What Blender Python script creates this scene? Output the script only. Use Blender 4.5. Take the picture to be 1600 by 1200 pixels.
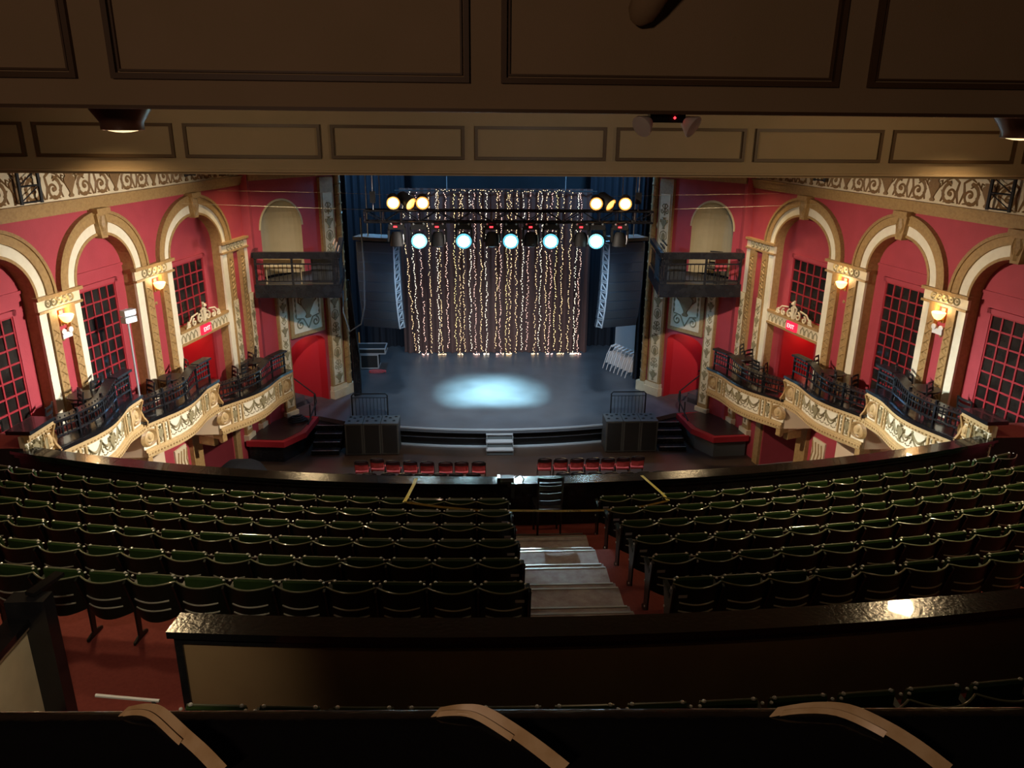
import bpy, bmesh, math, random
from mathutils import Vector, Matrix
random.seed(7)
PI = math.pi
scene = bpy.context.scene
COL = scene.collection
for o in list(bpy.data.objects):
    bpy.data.objects.remove(o, do_unlink=True)

# ------------------------------------------------------------------ camera
CAM = Vector((-0.885, 0.0, 10.35))
_p, _y, _r = (math.radians(a) for a in (18.938, 3.0248, 0.5694))
F_ = Vector((math.sin(_y)*math.cos(_p), math.cos(_y)*math.cos(_p), -math.sin(_p)))
rt = Vector((math.cos(_y), -math.sin(_y), 0)); up = rt.cross(F_)
R_ = math.cos(_r)*rt + math.sin(_r)*up
U_ = -math.sin(_r)*rt + math.cos(_r)*up
cd = bpy.data.cameras.new('camera'); cam = bpy.data.objects.new('camera', cd); COL.objects.link(cam)
cd.sensor_width = 36; cd.lens = 1203/1600*36; cd.clip_start = .05; cd.clip_end = 200
cam.matrix_world = Matrix(((R_.x, U_.x, -F_.x, CAM.x), (R_.y, U_.y, -F_.y, CAM.y), (R_.z, U_.z, -F_.z, CAM.z), (0, 0, 0, 1)))
scene.camera = cam

# ------------------------------------------------------------------ world, exposure
w = bpy.data.worlds.new('world'); scene.world = w; w.use_nodes = True
w.node_tree.nodes['Background'].inputs[0].default_value = (.55, .5, .5, 1)
w.node_tree.nodes['Background'].inputs[1].default_value = .004
vs = scene.view_settings
vs.view_transform = 'Standard'; vs.look = 'None'; vs.exposure = 0.0; vs.gamma = 1.0; vs.use_curve_mapping = False

# ------------------------------------------------------------------ lights of the house, with added fills
def aim(o, target):
    o.rotation_euler = (Vector(target) - o.location).to_track_quat('-Z', 'Y').to_euler()
def lamp(name, kind, loc, color, power, target=None, size=.1, angle=60, blend=.6, parent=None):
    d = bpy.data.lights.new(name, kind); d.color = color; d.energy = power
    if kind == 'SPOT':
        d.spot_size = math.radians(angle); d.spot_blend = blend; d.shadow_soft_size = size
    elif kind == 'POINT': d.shadow_soft_size = size
    elif kind == 'AREA': d.shape = 'DISK'; d.size = size
    o = bpy.data.objects.new(name, d); COL.objects.link(o); o.location = loc
    if target: aim(o, target)
    if parent: set_parent(o, parent)
    return o
def set_parent(o, p):
    o.parent = p
    o.matrix_parent_inverse = Matrix.LocRotScale(p.location, p.rotation_euler, p.scale).inverted()
WARM = (1, .72, .38); TUNG = (1, .62, .28); COOL = (.55, .88, 1); NEUT = (1, .9, .78)
LIGHTS = [
 # house downlights in the ceiling in front of the stage, hidden by the deep beam
 ('house_downlight', (-6.3, 23.6, 10.0), WARM, 900, (-5.2, 20, 0), .25, 110),
 ('house_downlight', (6.3, 23.6, 10.0), WARM, 900, (5.2, 20, 0), .25, 110),
 # floods on the ceiling that wash the side walls; box fronts get added, unseen ones
 ('wall_flood', (3.2, 14.2, 9.9), (1, .90, .80), 9500, (-8.8, 17.4, 4.4), .12, 56),
 ('wall_flood', (-3.2, 14.2, 9.9), (1, .84, .68), 5200, (8.8, 17.6, 4.4), .12, 56),
 ('box_fill', (2.0, 15.2, 9.9), (.95, .97, 1), 3600, (-8.2, 15.0, 4.2), .1, 36),
 ('box_fill', (-2.0, 15.2, 9.9), (.82, .95, 1), 5200, (8.3, 14.2, 4.2), .1, 32),
 ('proscenium_flood', (-4.6, 15.8, 9.9), (1, .88, .76), 2700, (-7.2, 25, 4.6), .12, 40),
 ('proscenium_flood', (4.6, 15.8, 9.9), (1, .88, .76), 2700, (7.2, 25, 4.6), .12, 40),
 # unseen downlights added to brighten the folding chairs
 ('chair_fill', (-1.5, 19.2, 10.1), (1, .84, .68), 1500, (-2, 20.6, 0), .2, 50),
 ('chair_fill', (1.5, 19.2, 10.1), (1, .84, .68), 1500, (2, 20.6, 0), .2, 50),
 # soffit cans over the balcony; rear pair and three beam fills added unseen
 ('soffit_light', (-6.2, 11.2, 10.5), WARM, 420, (-5.6, 9.6, 4), .2, 130),
 ('soffit_light', (6.6, 11.2, 10.5), WARM, 420, (6.2, 9.6, 4), .2, 130),
 ('soffit_light', (-5.6, 8.7, 10.5), (1, .86, .45), 330, (-5.6, 8.9, 4), .2, 90),  # this pair added to brighten the dark seat rows
 ('soffit_light', (5.8, 8.7, 10.5), (1, .88, .42), 560, (5.9, 8.9, 4), .2, 90),
 ('beam_fill', (-4.6, 8.2, 10.5), (1, .78, .5), 95, (-4.6, 12, 9.6), .2, 120),  # these three added to brighten the panelled beam
 ('beam_fill', (0.2, 8.2, 10.5), (1, .86, .68), 90, (.2, 12, 9.6), .2, 120),
 ('beam_fill', (5.0, 8.2, 10.5), (1, .74, .42), 130, (5.0, 12, 9.6), .2, 120),
 # lobby lamp of the passage; unseen fills added for the parapet and near beam
 ('passage_lamp', (-2.9, 3.2, 9.2), (1, .80, .55), 190, (-4.3, 5.6, 5.6), .12, 62),
 ('parapet_fill', (.6, 3.0, 11.2), (1, .66, .34), 32, (.6, 5.2, 5.9), .15, 95),
 ('rear_fill', (-3.5, -3.0, 11.6), (1, .64, .44), 260, (0, 8, 10.4), .3, 120),
]
for nm, loc, col, pw, tg, sz, an in LIGHTS:
    lamp(nm, 'SPOT', loc, col, pw, tg, sz, an, 1.0)

# ------------------------------------------------------------------ materials
MATS = {}
def mat(name, col, rough=.6, metal=0., emit=None, estr=0., noise=None, bump=0., bscale=40., spec=.5, coat=0.):
    """noise = (scale, second colour, amount): blotches of a second paint colour / wear"""
    m = bpy.data.materials.new(name); m.use_nodes = True
    nt = m.node_tree; b = nt.nodes['Principled BSDF']
    b.inputs['Base Color'].default_value = (*col, 1); b.inputs['Roughness'].default_value = rough
    b.inputs['Metallic'].default_value = metal; b.inputs['Specular IOR Level'].default_value = spec
    b.inputs['Coat Weight'].default_value = coat
    if emit:
        b.inputs['Emission Color'].default_value = (*emit, 1); b.inputs['Emission Strength'].default_value = estr
    tc = None
    if noise or bump:
        tc = nt.nodes.new('ShaderNodeNewGeometry')
    if noise:
        n = nt.nodes.new('ShaderNodeTexNoise'); n.inputs['Scale'].default_value = noise[0]; n.inputs['Detail'].default_value = 6
        nt.links.new(tc.outputs['Position'], n.inputs['Vector'])
        r = nt.nodes.new('ShaderNodeMapRange'); r.inputs[1].default_value = .38; r.inputs[2].default_value = .68; r.inputs[4].default_value = noise[2]
        nt.links.new(n.outputs['Fac'], r.inputs[0])
        mx = nt.nodes.new('ShaderNodeMix'); mx.data_type = 'RGBA'
        mx.inputs['A'].default_value = (*col, 1); mx.inputs['B'].default_value = (*noise[1], 1)
        nt.links.new(r.outputs[0], mx.inputs['Factor']); nt.links.new(mx.outputs['Result'], b.inputs['Base Color'])
    if bump:
        n2 = nt.nodes.new('ShaderNodeTexNoise'); n2.inputs['Scale'].default_value = bscale; n2.inputs['Detail'].default_value = 4
        nt.links.new(tc.outputs['Position'], n2.inputs['Vector'])
        bp = nt.nodes.new('ShaderNodeBump'); bp.inputs['Strength'].default_value = bump; bp.inputs['Distance'].default_value = .02
        nt.links.new(n2.outputs['Fac'], bp.inputs['Height']); nt.links.new(bp.outputs['Normal'], b.inputs['Normal'])
    MATS[name] = m
    return m
mat('red_wall', (.40, .048, .064), .62, noise=(2.5, (.34, .038, .052), .6), bump=.15, bscale=30)
mat('red_trim', (.33, .02, .03), .5)
mat('niche_tan', (.50, .40, .22), .7, noise=(3, (.44, .35, .19), .6))
mat('gold', (.40, .25, .095), .5, noise=(14, (.29, .17, .06), .8), bump=.25, bscale=60)
mat('gold_pale', (.56, .40, .19), .5, noise=(14, (.46, .31, .13), .7), bump=.2, bscale=60)
mat('gold_relief', (.36, .225, .085), .5, noise=(20, (.25, .15, .05), .8))
mat('cream', (.74, .64, .43), .6, noise=(8, (.64, .54, .34), .6))
mat('cream_white', (.80, .74, .56), .6, noise=(8, (.70, .63, .45), .5))
mat('olive_relief', (.30, .25, .13), .6, noise=(20, (.2, .165, .08), .7))
mat('lens_work', (.9, .95, 1), .4, emit=(.9, .96, 1), estr=14)
mat('brown_relief', (.27, .155, .06), .6, noise=(20, (.2, .11, .04), .7))
mat('beam_tan', (.42, .30, .175), .7, noise=(1.5, (.37, .27, .145), .6), bump=.1, bscale=90)
mat('beam_moulding', (.11, .06, .025), .5)
mat('black_gloss', (.008, .008, .009), .16, coat=.4, bump=.12, bscale=26)
mat('black_rail', (.010, .010, .012), .22, noise=(6, (.022, .022, .024), .6))
mat('black_matte', (.012, .012, .013), .65)
mat('black_cloth', (.010, .010, .012), .9)
mat('seat_green', (.005, .009, .006), .42, noise=(9, (.003, .006, .004), .7), spec=.3)
mat('seat_edge', (.16, .17, .11), .28, coat=.4)  # paler than the seat: edge highlight put into the colour
mat('seat_rib', (.42, .42, .36), .28, coat=.4)  # light caught by the ribs, put into a paler colour
mat('seat_inner', (.042, .082, .024), .30, noise=(9, (.022, .055, .015), .7), coat=.25)
mat('seat_iron', (.006, .007, .006), .35)
mat('rig_grey', (.30, .30, .31), .5)
mat('steel', (.75, .75, .72), .28, metal=.3)
mat('alu', (.55, .57, .60), .35, metal=.35)
mat('grey_plastic', (.33, .34, .35), .5)
mat('white_plastic', (.75, .75, .72), .45)
mat('carpet_red', (.20, .032, .026), .95, noise=(30, (.16, .022, .017), .7), bump=.4, bscale=260)
mat('tread_grey', (.36, .33, .36), .7, noise=(9, (.24, .17, .19), .8), bump=.2, bscale=80)
mat('tread_nosing', (.55, .55, .53), .35, metal=.8)
mat('stage_floor', (.085, .088, .095), .36, noise=(1.2, (.055, .055, .06), .7), bump=.08, bscale=60)
mat('stage_face', (.010, .011, .013), .5)
mat('hall_floor', (.062, .040, .030), .30, noise=(.8, (.035, .026, .022), .8), bump=.06, bscale=30)
mat('landing', (.13, .105, .115), .7, noise=(2, (.09, .07, .08), .7))
mat('platform_top', (.055, .033, .026), .35, noise=(3, (.03, .02, .017), .8))
mat('platform_red', (.42, .02, .03), .5)
mat('stage_wall', (.010, .016, .024), .8, noise=(1.5, (.006, .009, .013), .7))
mat('drape_navy', (.012, .014, .022), .9)
mat('drape_maroon', (.10, .045, .036), .88)
mat('speaker_black', (.022, .030, .040), .55, bump=.2, bscale=120)
mat('grille', (.014, .017, .020), .6, bump=.6, bscale=300)
mat('sub_grey', (.085, .095, .095), .6, bump=.15, bscale=90)
mat('pad_red', (.50, .075, .085), .75, noise=(12, (.34, .03, .04), .6))
mat('chair_black', (.012, .012, .013), .3)
mat('pane_dark', (.012, .009, .008), .12, noise=(2.2, (.035, .03, .026), .7))
mat('lens_white', (.8, .95, 1), .3, emit=(.62, .93, 1), estr=60)
mat('lens_warm', (1, .8, .5), .3, emit=(1, .66, .26), estr=4)
mat('lens_warm_dim', (1, .7, .4), .3, emit=(1, .48, .14), estr=2.2)
mat('glow_ring_white', (.4, .85, 1), .3, emit=(.10, .55, .72), estr=1.3)  # cyan glow round a lit lens, made as an emissive ring
mat('glow_ring_warm', (1, .6, .2), .3, emit=(1, .38, .06), estr=1.1)  # orange glow round a lit lens, made as an emissive ring
mat('lens_dark', (.05, .06, .07), .08)
mat('led_red', (.8, .02, .02), .4, emit=(1, .03, .04), estr=4)
mat('sign_red', (.35, .01, .02), .4, emit=(.9, .02, .08), estr=.9)
mat('sign_letter', (1, .5, .5), .4, emit=(1, .5, .5), estr=1.5)
mat('sconce_glass', (1, .75, .4), .4, emit=(1, .50, .13), estr=4.5)
mat('can_lens', (1, .85, .6), .4, emit=(1, .70, .36), estr=1.8)
mat('bulb_warm', (1, .8, .5), .4, emit=(1, .62, .30), estr=3.2)
mat('bulb_pink', (1, .6, .6), .4, emit=(1, .56, .42), estr=3.0)
mat('bulb_gold', (1, .8, .3), .4, emit=(1, .70, .30), estr=3.0)
mat('bulb_white', (1, .95, .85), .4, emit=(1, .82, .58), estr=3.6)
for n_ in ('bulb_warm', 'bulb_pink', 'bulb_gold', 'bulb_white'):
    MATS[n_].cycles.emission_sampling = 'NONE'
mat('wire_dark', (.02, .02, .02), .6)
mat('wire_pale', (.45, .38, .22), .6)
mat('tape_yellow', (.88, .78, .22), .35)
mat('tape_pale', (.60, .46, .27), .4, noise=(24, (.45, .30, .14), .8))
mat('orange', (.8, .22, .03), .5)
mat('can_brown', (.16, .085, .055), .35)
mat('panel_tan', (.66, .57, .38), .7, noise=(4, (.56, .47, .3), .7))
mat('parapet_brown', (.30, .20, .10), .75, noise=(2, (.25, .16, .08), .7))
mat('floor_ramp', (.30, .29, .28), .8)
mat('wall_cream', (.78, .62, .42), .7)
mat('vest_red', (.50, .012, .02), .6)
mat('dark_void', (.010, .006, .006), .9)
mat('white_chair', (.72, .66, .63), .5)
mat('vent_stripe', (.42, .24, .12), .5)
M = MATS

# ------------------------------------------------------------------ mesh helpers
def link(o, parent=None):
    COL.objects.link(o)
    if parent is not None: set_parent(o, parent)
    return o
class MB:
    """collects verts/faces (through an optional mapping) and builds ONE mesh object"""
    def __init__(s, fmap=None): s.v = []; s.f = []; s.m = fmap
    def add(s, vs, fs):
        k = len(s.v); s.v += [tuple(v) for v in vs]; s.f += [tuple(i+k for i in f) for f in fs]; return s
    def box(s, c, d, rz=0., n=1):
        """box of centre c, size d; n slices along x"""
        cx, cy, cz = c; hx, hy, hz = (a/2 for a in d); vs = []
        co, si = math.cos(rz), math.sin(rz)
        for i in range(n+1):
            x = -hx + 2*hx*i/n
            for (y, z) in ((-hy, -hz), (hy, -hz), (hy, hz), (-hy, hz)):
                vs.append((cx + x*co - y*si, cy + x*si + y*co, cz+z))
        fs = [(0, 1, 2, 3), (4*n+3, 4*n+2, 4*n+1, 4*n)]
        for i in range(n):
            for j in range(4):
                a, b = 4*i+j, 4*i+(j+1) % 4
                fs.append((a, a+4, b+4, b))
        return s.add(vs, fs)
    def span(s, a, b, n=1):
        """axis box from corner a to corner b"""
        return s.box(tuple((p+q)/2 for p, q in zip(a, b)), tuple(abs(q-p) for p, q in zip(a, b)), 0, n)
    def prism(s, poly, o0, o1):
        """polygon in (x, y->2nd coord) extruded over the 3rd coordinate"""
        n = len(poly)
        vs = [(x, y, o0) for x, y in poly] + [(x, y, o1) for x, y in poly]
        fs = [tuple(range(n-1, -1, -1)), tuple(range(n, 2*n))] + [(i, (i+1) % n, (i+1) % n+n, i+n) for i in range(n)]
        return s.add(vs, fs)
    def band(s, pa, pb, o0, o1):
        """strip between two equally long 2D polylines, extruded"""
        n = len(pa); vs = []
        for (a, b) in zip(pa, pb):
            vs += [(a[0], a[1], o0), (b[0], b[1], o0), (b[0], b[1], o1), (a[0], a[1], o1)]
        fs = [(0, 1, 2, 3), (4*n-1, 4*n-2, 4*n-3, 4*n-4)]
        for i in range(n-1):
            for j in range(4):
                p, q = 4*i+j, 4*i+(j+1) % 4
                fs.append((p, p+4, q+4, q))
        return s.add(vs, fs)
    def tube(s, path, r, n=6, closed=False):
        P = [Vector(p) for p in path]; k = len(s.v); m = len(P)
        rr = r if isinstance(r, (list, tuple)) else [r]*m
        prev = None
        for i, p in enumerate(P):
            if closed: t = P[(i+1) % m]-P[i-1]
            else: t = P[min(i+1, m-1)]-P[max(i-1, 0)]
            t.normalize()
            if prev is None:
                a = Vector((0, 0, 1)) if abs(t.z) < .9 else Vector((1, 0, 0))
                x = t.cross(a).normalized()
            else:
                x = (prev - t*prev.dot(t)).normalized()
            prev = x; y = t.cross(x)
            for j in range(n):
                an = 2*PI*j/n + PI/n
                s.v.append(tuple(p + (x*math.cos(an)+y*math.sin(an))*rr[i]))
        for i in range(m if closed else m-1):
            for j in range(n):
                a, b = i*n+j, i*n+(j+1) % n; c, d = ((i+1) % m)*n+j, ((i+1) % m)*n+(j+1) % n
                s.f.append((k+a, k+b, k+d, k+c))
        if not closed:
            s.f.append(tuple(k+j for j in range(n-1, -1, -1))); s.f.append(tuple(k+(m-1)*n+j for j in range(n)))
        return s
    def lathe(s, prof, c=(0, 0, 0), n=16, axis='z', mtx=None, caps=True):
        k = len(s.v); m = len(prof)
        for (r, h) in prof:
            for j in range(n):
                an = 2*PI*j/n
                p = {'z': (r*math.cos(an), r*math.sin(an), h), 'y': (r*math.cos(an), h, r*math.sin(an)), 'x': (h, r*math.cos(an), r*math.sin(an))}[axis]
                if mtx: p = mtx @ Vector(p)
                s.v.append((p[0]+c[0], p[1]+c[1], p[2]+c[2]))
        for i in range(m-1):
            for j in range(n):
                a, b = i*n+j, i*n+(j+1) % n
                s.f.append((k+a, k+b, k+b+n, k+a+n))
        if caps and prof[0][0] > 1e-5: s.f.append(tuple(k+j for j in range(n)))
        if caps and prof[-1][0] > 1e-5: s.f.append(tuple(k+(m-1)*n+j for j in range(n-1, -1, -1)))
        return s
    def ridge(s, pts, wd, o, h):
        """raised moulded stroke in (x, y) on the surface o, ridge height h, width wd (list or number)"""
        k = len(s.v); n = len(pts)
        for i, (x, y) in enumerate(pts):
            x0, y0 = pts[max(i-1, 0)]; x1, y1 = pts[min(i+1, n-1)]
            dx, dy = x1-x0, y1-y0; L = math.hypot(dx, dy) or 1; nx, ny = -dy/L, dx/L
            ww = (wd[i] if isinstance(wd, (list, tuple)) else wd)/2
            s.v += [(x+nx*ww, y+ny*ww, o), (x, y, o+h), (x-nx*ww, y-ny*ww, o)]
        for i in range(n-1):
            a = k+3*i
            s.f += [(a, a+3, a+4, a+1), (a+1, a+4, a+5, a+2)]
        return s
    def boss(s, cx, cy, rx, ry, o, h, n=10, rot=0.):
        k = len(s.v); co, si = math.cos(rot), math.sin(rot)
        for (f, hh) in ((1, 0), (.62, .8)):
            for j in range(n):
                a = 2*PI*j/n; x, y = rx*f*math.cos(a), ry*f*math.sin(a)
                s.v.append((cx+x*co-y*si, cy+x*si+y*co, o+h*hh))
        s.v.append((cx, cy, o+h))
        for j in range(n):
            b = (j+1) % n
            s.f += [(k+j, k+b, k+n+b, k+n+j), (k+n+j, k+n+b, k+2*n)]
        return s
    def mesh(s, name, material, smooth=False):
        me = bpy.data.meshes.new(name)
        vs = [s.m(*v) for v in s.v] if s.m else s.v
        me.from_pydata([tuple(v) for v in vs], [], s.f); me.update()
        bm = bmesh.new(); bm.from_mesh(me)
        bmesh.ops.recalc_face_normals(bm, faces=bm.faces); bm.to_mesh(me); bm.free()
        me.materials.append(M[material])
        if smooth:
            for p in me.polygons: p.use_smooth = True
            me.set_sharp_from_angle(angle=math.radians(42))
        return me
    def build(s, name, material, parent=None, smooth=False, **kw):
        o = bpy.data.objects.new(name, s.mesh(name, material, smooth)); link(o, parent)
        tag(o, **kw); return o
def tag(o, label=None, cat=None, group=None, kind=None):
    if label: o['label'] = label
    if cat: o['category'] = cat
    if group: o['group'] = group
    if kind: o['kind'] = kind
    return o
def thing(name, label, cat, loc=(0, 0, 0), rz=0., group=None, kind=None):
    o = bpy.data.objects.new(name, None); COL.objects.link(o)
    o.empty_display_size = .1; o.location = loc; o.rotation_euler = (0, 0, rz)
    return tag(o, label, cat, group, kind)
def copy_tree(root, loc, rz=0., label=None, group=None, rx=0.):
    r = root.copy(); COL.objects.link(r); r.location = loc; r.rotation_euler = (rx, 0, rz)
    if label: r['label'] = label
    if group: r['group'] = group
    for ch in list(root.children):
        c = ch.copy(); COL.objects.link(c); c.parent = r
        for g in ch.children:
            d = g.copy(); COL.objects.link(d); d.parent = c
    return r
_unit = {}
def bit(name, c, d, material, parent=None, rz=0., rx=0., ry=0.):
    """small box piece that shares one unit-cube mesh per material"""
    if material not in _unit:
        _unit[material] = MB().box((0, 0, 0), (1, 1, 1)).mesh('piece', material)
    o = bpy.data.objects.new(name, _unit[material]); COL.objects.link(o)
    o.location = c; o.scale = d; o.rotation_euler = (rx, ry, rz)
    if parent is not None: set_parent(o, parent)
    return o
def stick(name, a, b, r, material, parent=None, n=6):
    return MB().tube([a, b], r, n).build(name, material, parent)
def text(name, body, size, loc, rot, material, parent=None, ext=.004):
    c = bpy.data.curves.new(name, 'FONT'); c.body = body; c.size = size; c.align_x = 'CENTER'; c.align_y = 'CENTER'; c.extrude = ext
    c.materials.append(M[material])
    t = bpy.data.objects.new(name+'_text', c); COL.objects.link(t)
    me = bpy.data.meshes.new_from_object(t.evaluated_get(bpy.context.evaluated_depsgraph_get()))
    bpy.data.objects.remove(t, do_unlink=True); me.materials.clear(); me.materials.append(M[material])
    o = bpy.data.objects.new(name, me); COL.objects.link(o); o.location = loc; o.rotation_euler = rot
    if parent is not None: set_parent(o, parent)
    return o
ORD = ['first', 'second', 'third', 'fourth', 'fifth', 'sixth', 'seventh', 'eighth', 'ninth', 'tenth', 'eleventh', 'twelfth', 'thirteenth', 'fourteenth',
       'fifteenth', 'sixteenth', 'seventeenth', 'eighteenth', 'nineteenth', 'twentieth', 'twenty-first', 'twenty-second', 'twenty-third', 'twenty-fourth',
       'twenty-fifth', 'twenty-sixth', 'twenty-seventh', 'twenty-eighth', 'twenty-ninth', 'thirtieth', 'thirty-first', 'thirty-second', 'thirty-third']
SIDE = {-1: 'left', 1: 'right'}

# ================================================================== PLAN OF THE HALL, WORKED OUT FROM IMAGE PIXELS
WK = .193
def wall_x(Y): return 9.62 - WK*(Y-14.75)
def WM(sg):
    """side-wall space: (Y along the wall, z, out from the wall into the hall) -> world"""
    def f(Y, z, o=0.):
        k = WK; L = math.hypot(1, k)
        return (sg*(wall_x(Y) - o/L), Y - o*k/L, z)
    return f
P0 = (5.46, 27.3); SE = (.5753, -.8179); SN = (-.8179, -.5753)
def SM(sg):
    """splayed-wall space: (s from the proscenium edge, z, out) -> world"""
    def f(s, z, o=0.):
        return (sg*(P0[0]+SE[0]*s+SN[0]*o), P0[1]+SE[1]*s+SN[1]*o, z)
    return f
TIER = {3: ((6.42, 22.32, 3.20), (7.64, 19.37, 3.20)), 2: ((7.62, 19.37, 3.89), (8.33, 16.38, 3.89)),
        1: ((8.31, 16.38, 4.54), (8.63, 13.38, 4.54)), 0: ((8.62, 13.42, 5.18), (8.67, 12.7, 5.18))}
def tier_pt(sec, a, o=0.):
    A, B = TIER[sec]; dx, dy = B[0]-A[0], B[1]-A[1]; L = math.hypot(dx, dy)
    t = min(1, max(0, (a-.16)/.84)); bulge = .24*math.sin(PI*t)**1.5 if sec else 0
    o += bulge
    return (A[0]+dx*a+dy/L*o, A[1]+dy*a-dx/L*o, A[2]+(B[2]-A[2])*a)
def TM(sg, sec):
    """box-front space: (a 0..1 from stage end to near end, z below the cap, out) -> world"""
    def f(a, z, o=0.):
        x, y, zt = tier_pt(sec, a, o)
        return (sg*x, y, zt+z)
    return f
YC = 40.4
def ring(R, x): return YC - math.sqrt(R*R - x*x)          # the balcony rows are arcs round (0, YC)
def RM(R0):
    """balcony space: (x, radial offset towards the back, z) -> world on the arc of radius R0"""
    def f(x, d, z=0.):
        return (x*(R0+d)/R0, ring(R0+d, x*(R0+d)/R0), z)
    return f

# ------------------------------------------------------------------ wall surfaces with openings
def top_arch(c, h, spring, rise): return lambda a: spring + rise*math.sqrt(max(0, 1-((a-c)/h)**2))
def wall_cols(mb, samples, zb, zt, holes, o=0.):
    for a0, a1 in zip(samples, samples[1:]):
        m = (a0+a1)/2
        act = sorted([h for h in holes if h[0] < m < h[1]], key=lambda h: h[2])
        lo = (zb, zb); segs = []
        for h in act:
            segs.append((lo, (h[2], h[2]))); lo = (h[3](a0), h[3](a1))
        segs.append((lo, (zt, zt)))
        for (b, t) in segs:
            if max(t[0]-b[0], t[1]-b[1]) < 1e-4: continue
            mb.add([(a0, b[0], o), (a1, b[1], o), (a1, t[1], o), (a0, t[0], o)], [(0, 1, 2, 3)])
def samp(a, b, n): return [a+(b-a)*i/n for i in range(n+1)]
def arch_samples(c, h, n=20): return [c - h*math.cos(PI*i/n) for i in range(n+1)]
def reveal(mb, h, depth, n=20, bottom=True):
    a0, a1, zb, top = h[:4]; c = (a0+a1)/2; hh = (a1-a0)/2
    pts = [(a0, zb)] + [(a, top(a)) for a in arch_samples(c, hh, n)] + [(a1, zb)]
    for p, q in zip(pts, pts[1:] + ([pts[0]] if bottom else [])):
        mb.add([(p[0], p[1], 0), (q[0], q[1], 0), (q[0], q[1], -depth), (p[0], p[1], -depth)], [(0, 1, 2, 3)])
def back_plate(mb, h, depth, n=20):
    a0, a1, zb, top = h[:4]; c = (a0+a1)/2; hh = (a1-a0)/2
    ss = arch_samples(c, hh, n)
    for p, q in zip(ss, ss[1:]):
        mb.add([(p, zb, -depth), (q, zb, -depth), (q, top(q), -depth), (p, top(p), -depth)], [(0, 1, 2, 3)])

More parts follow.
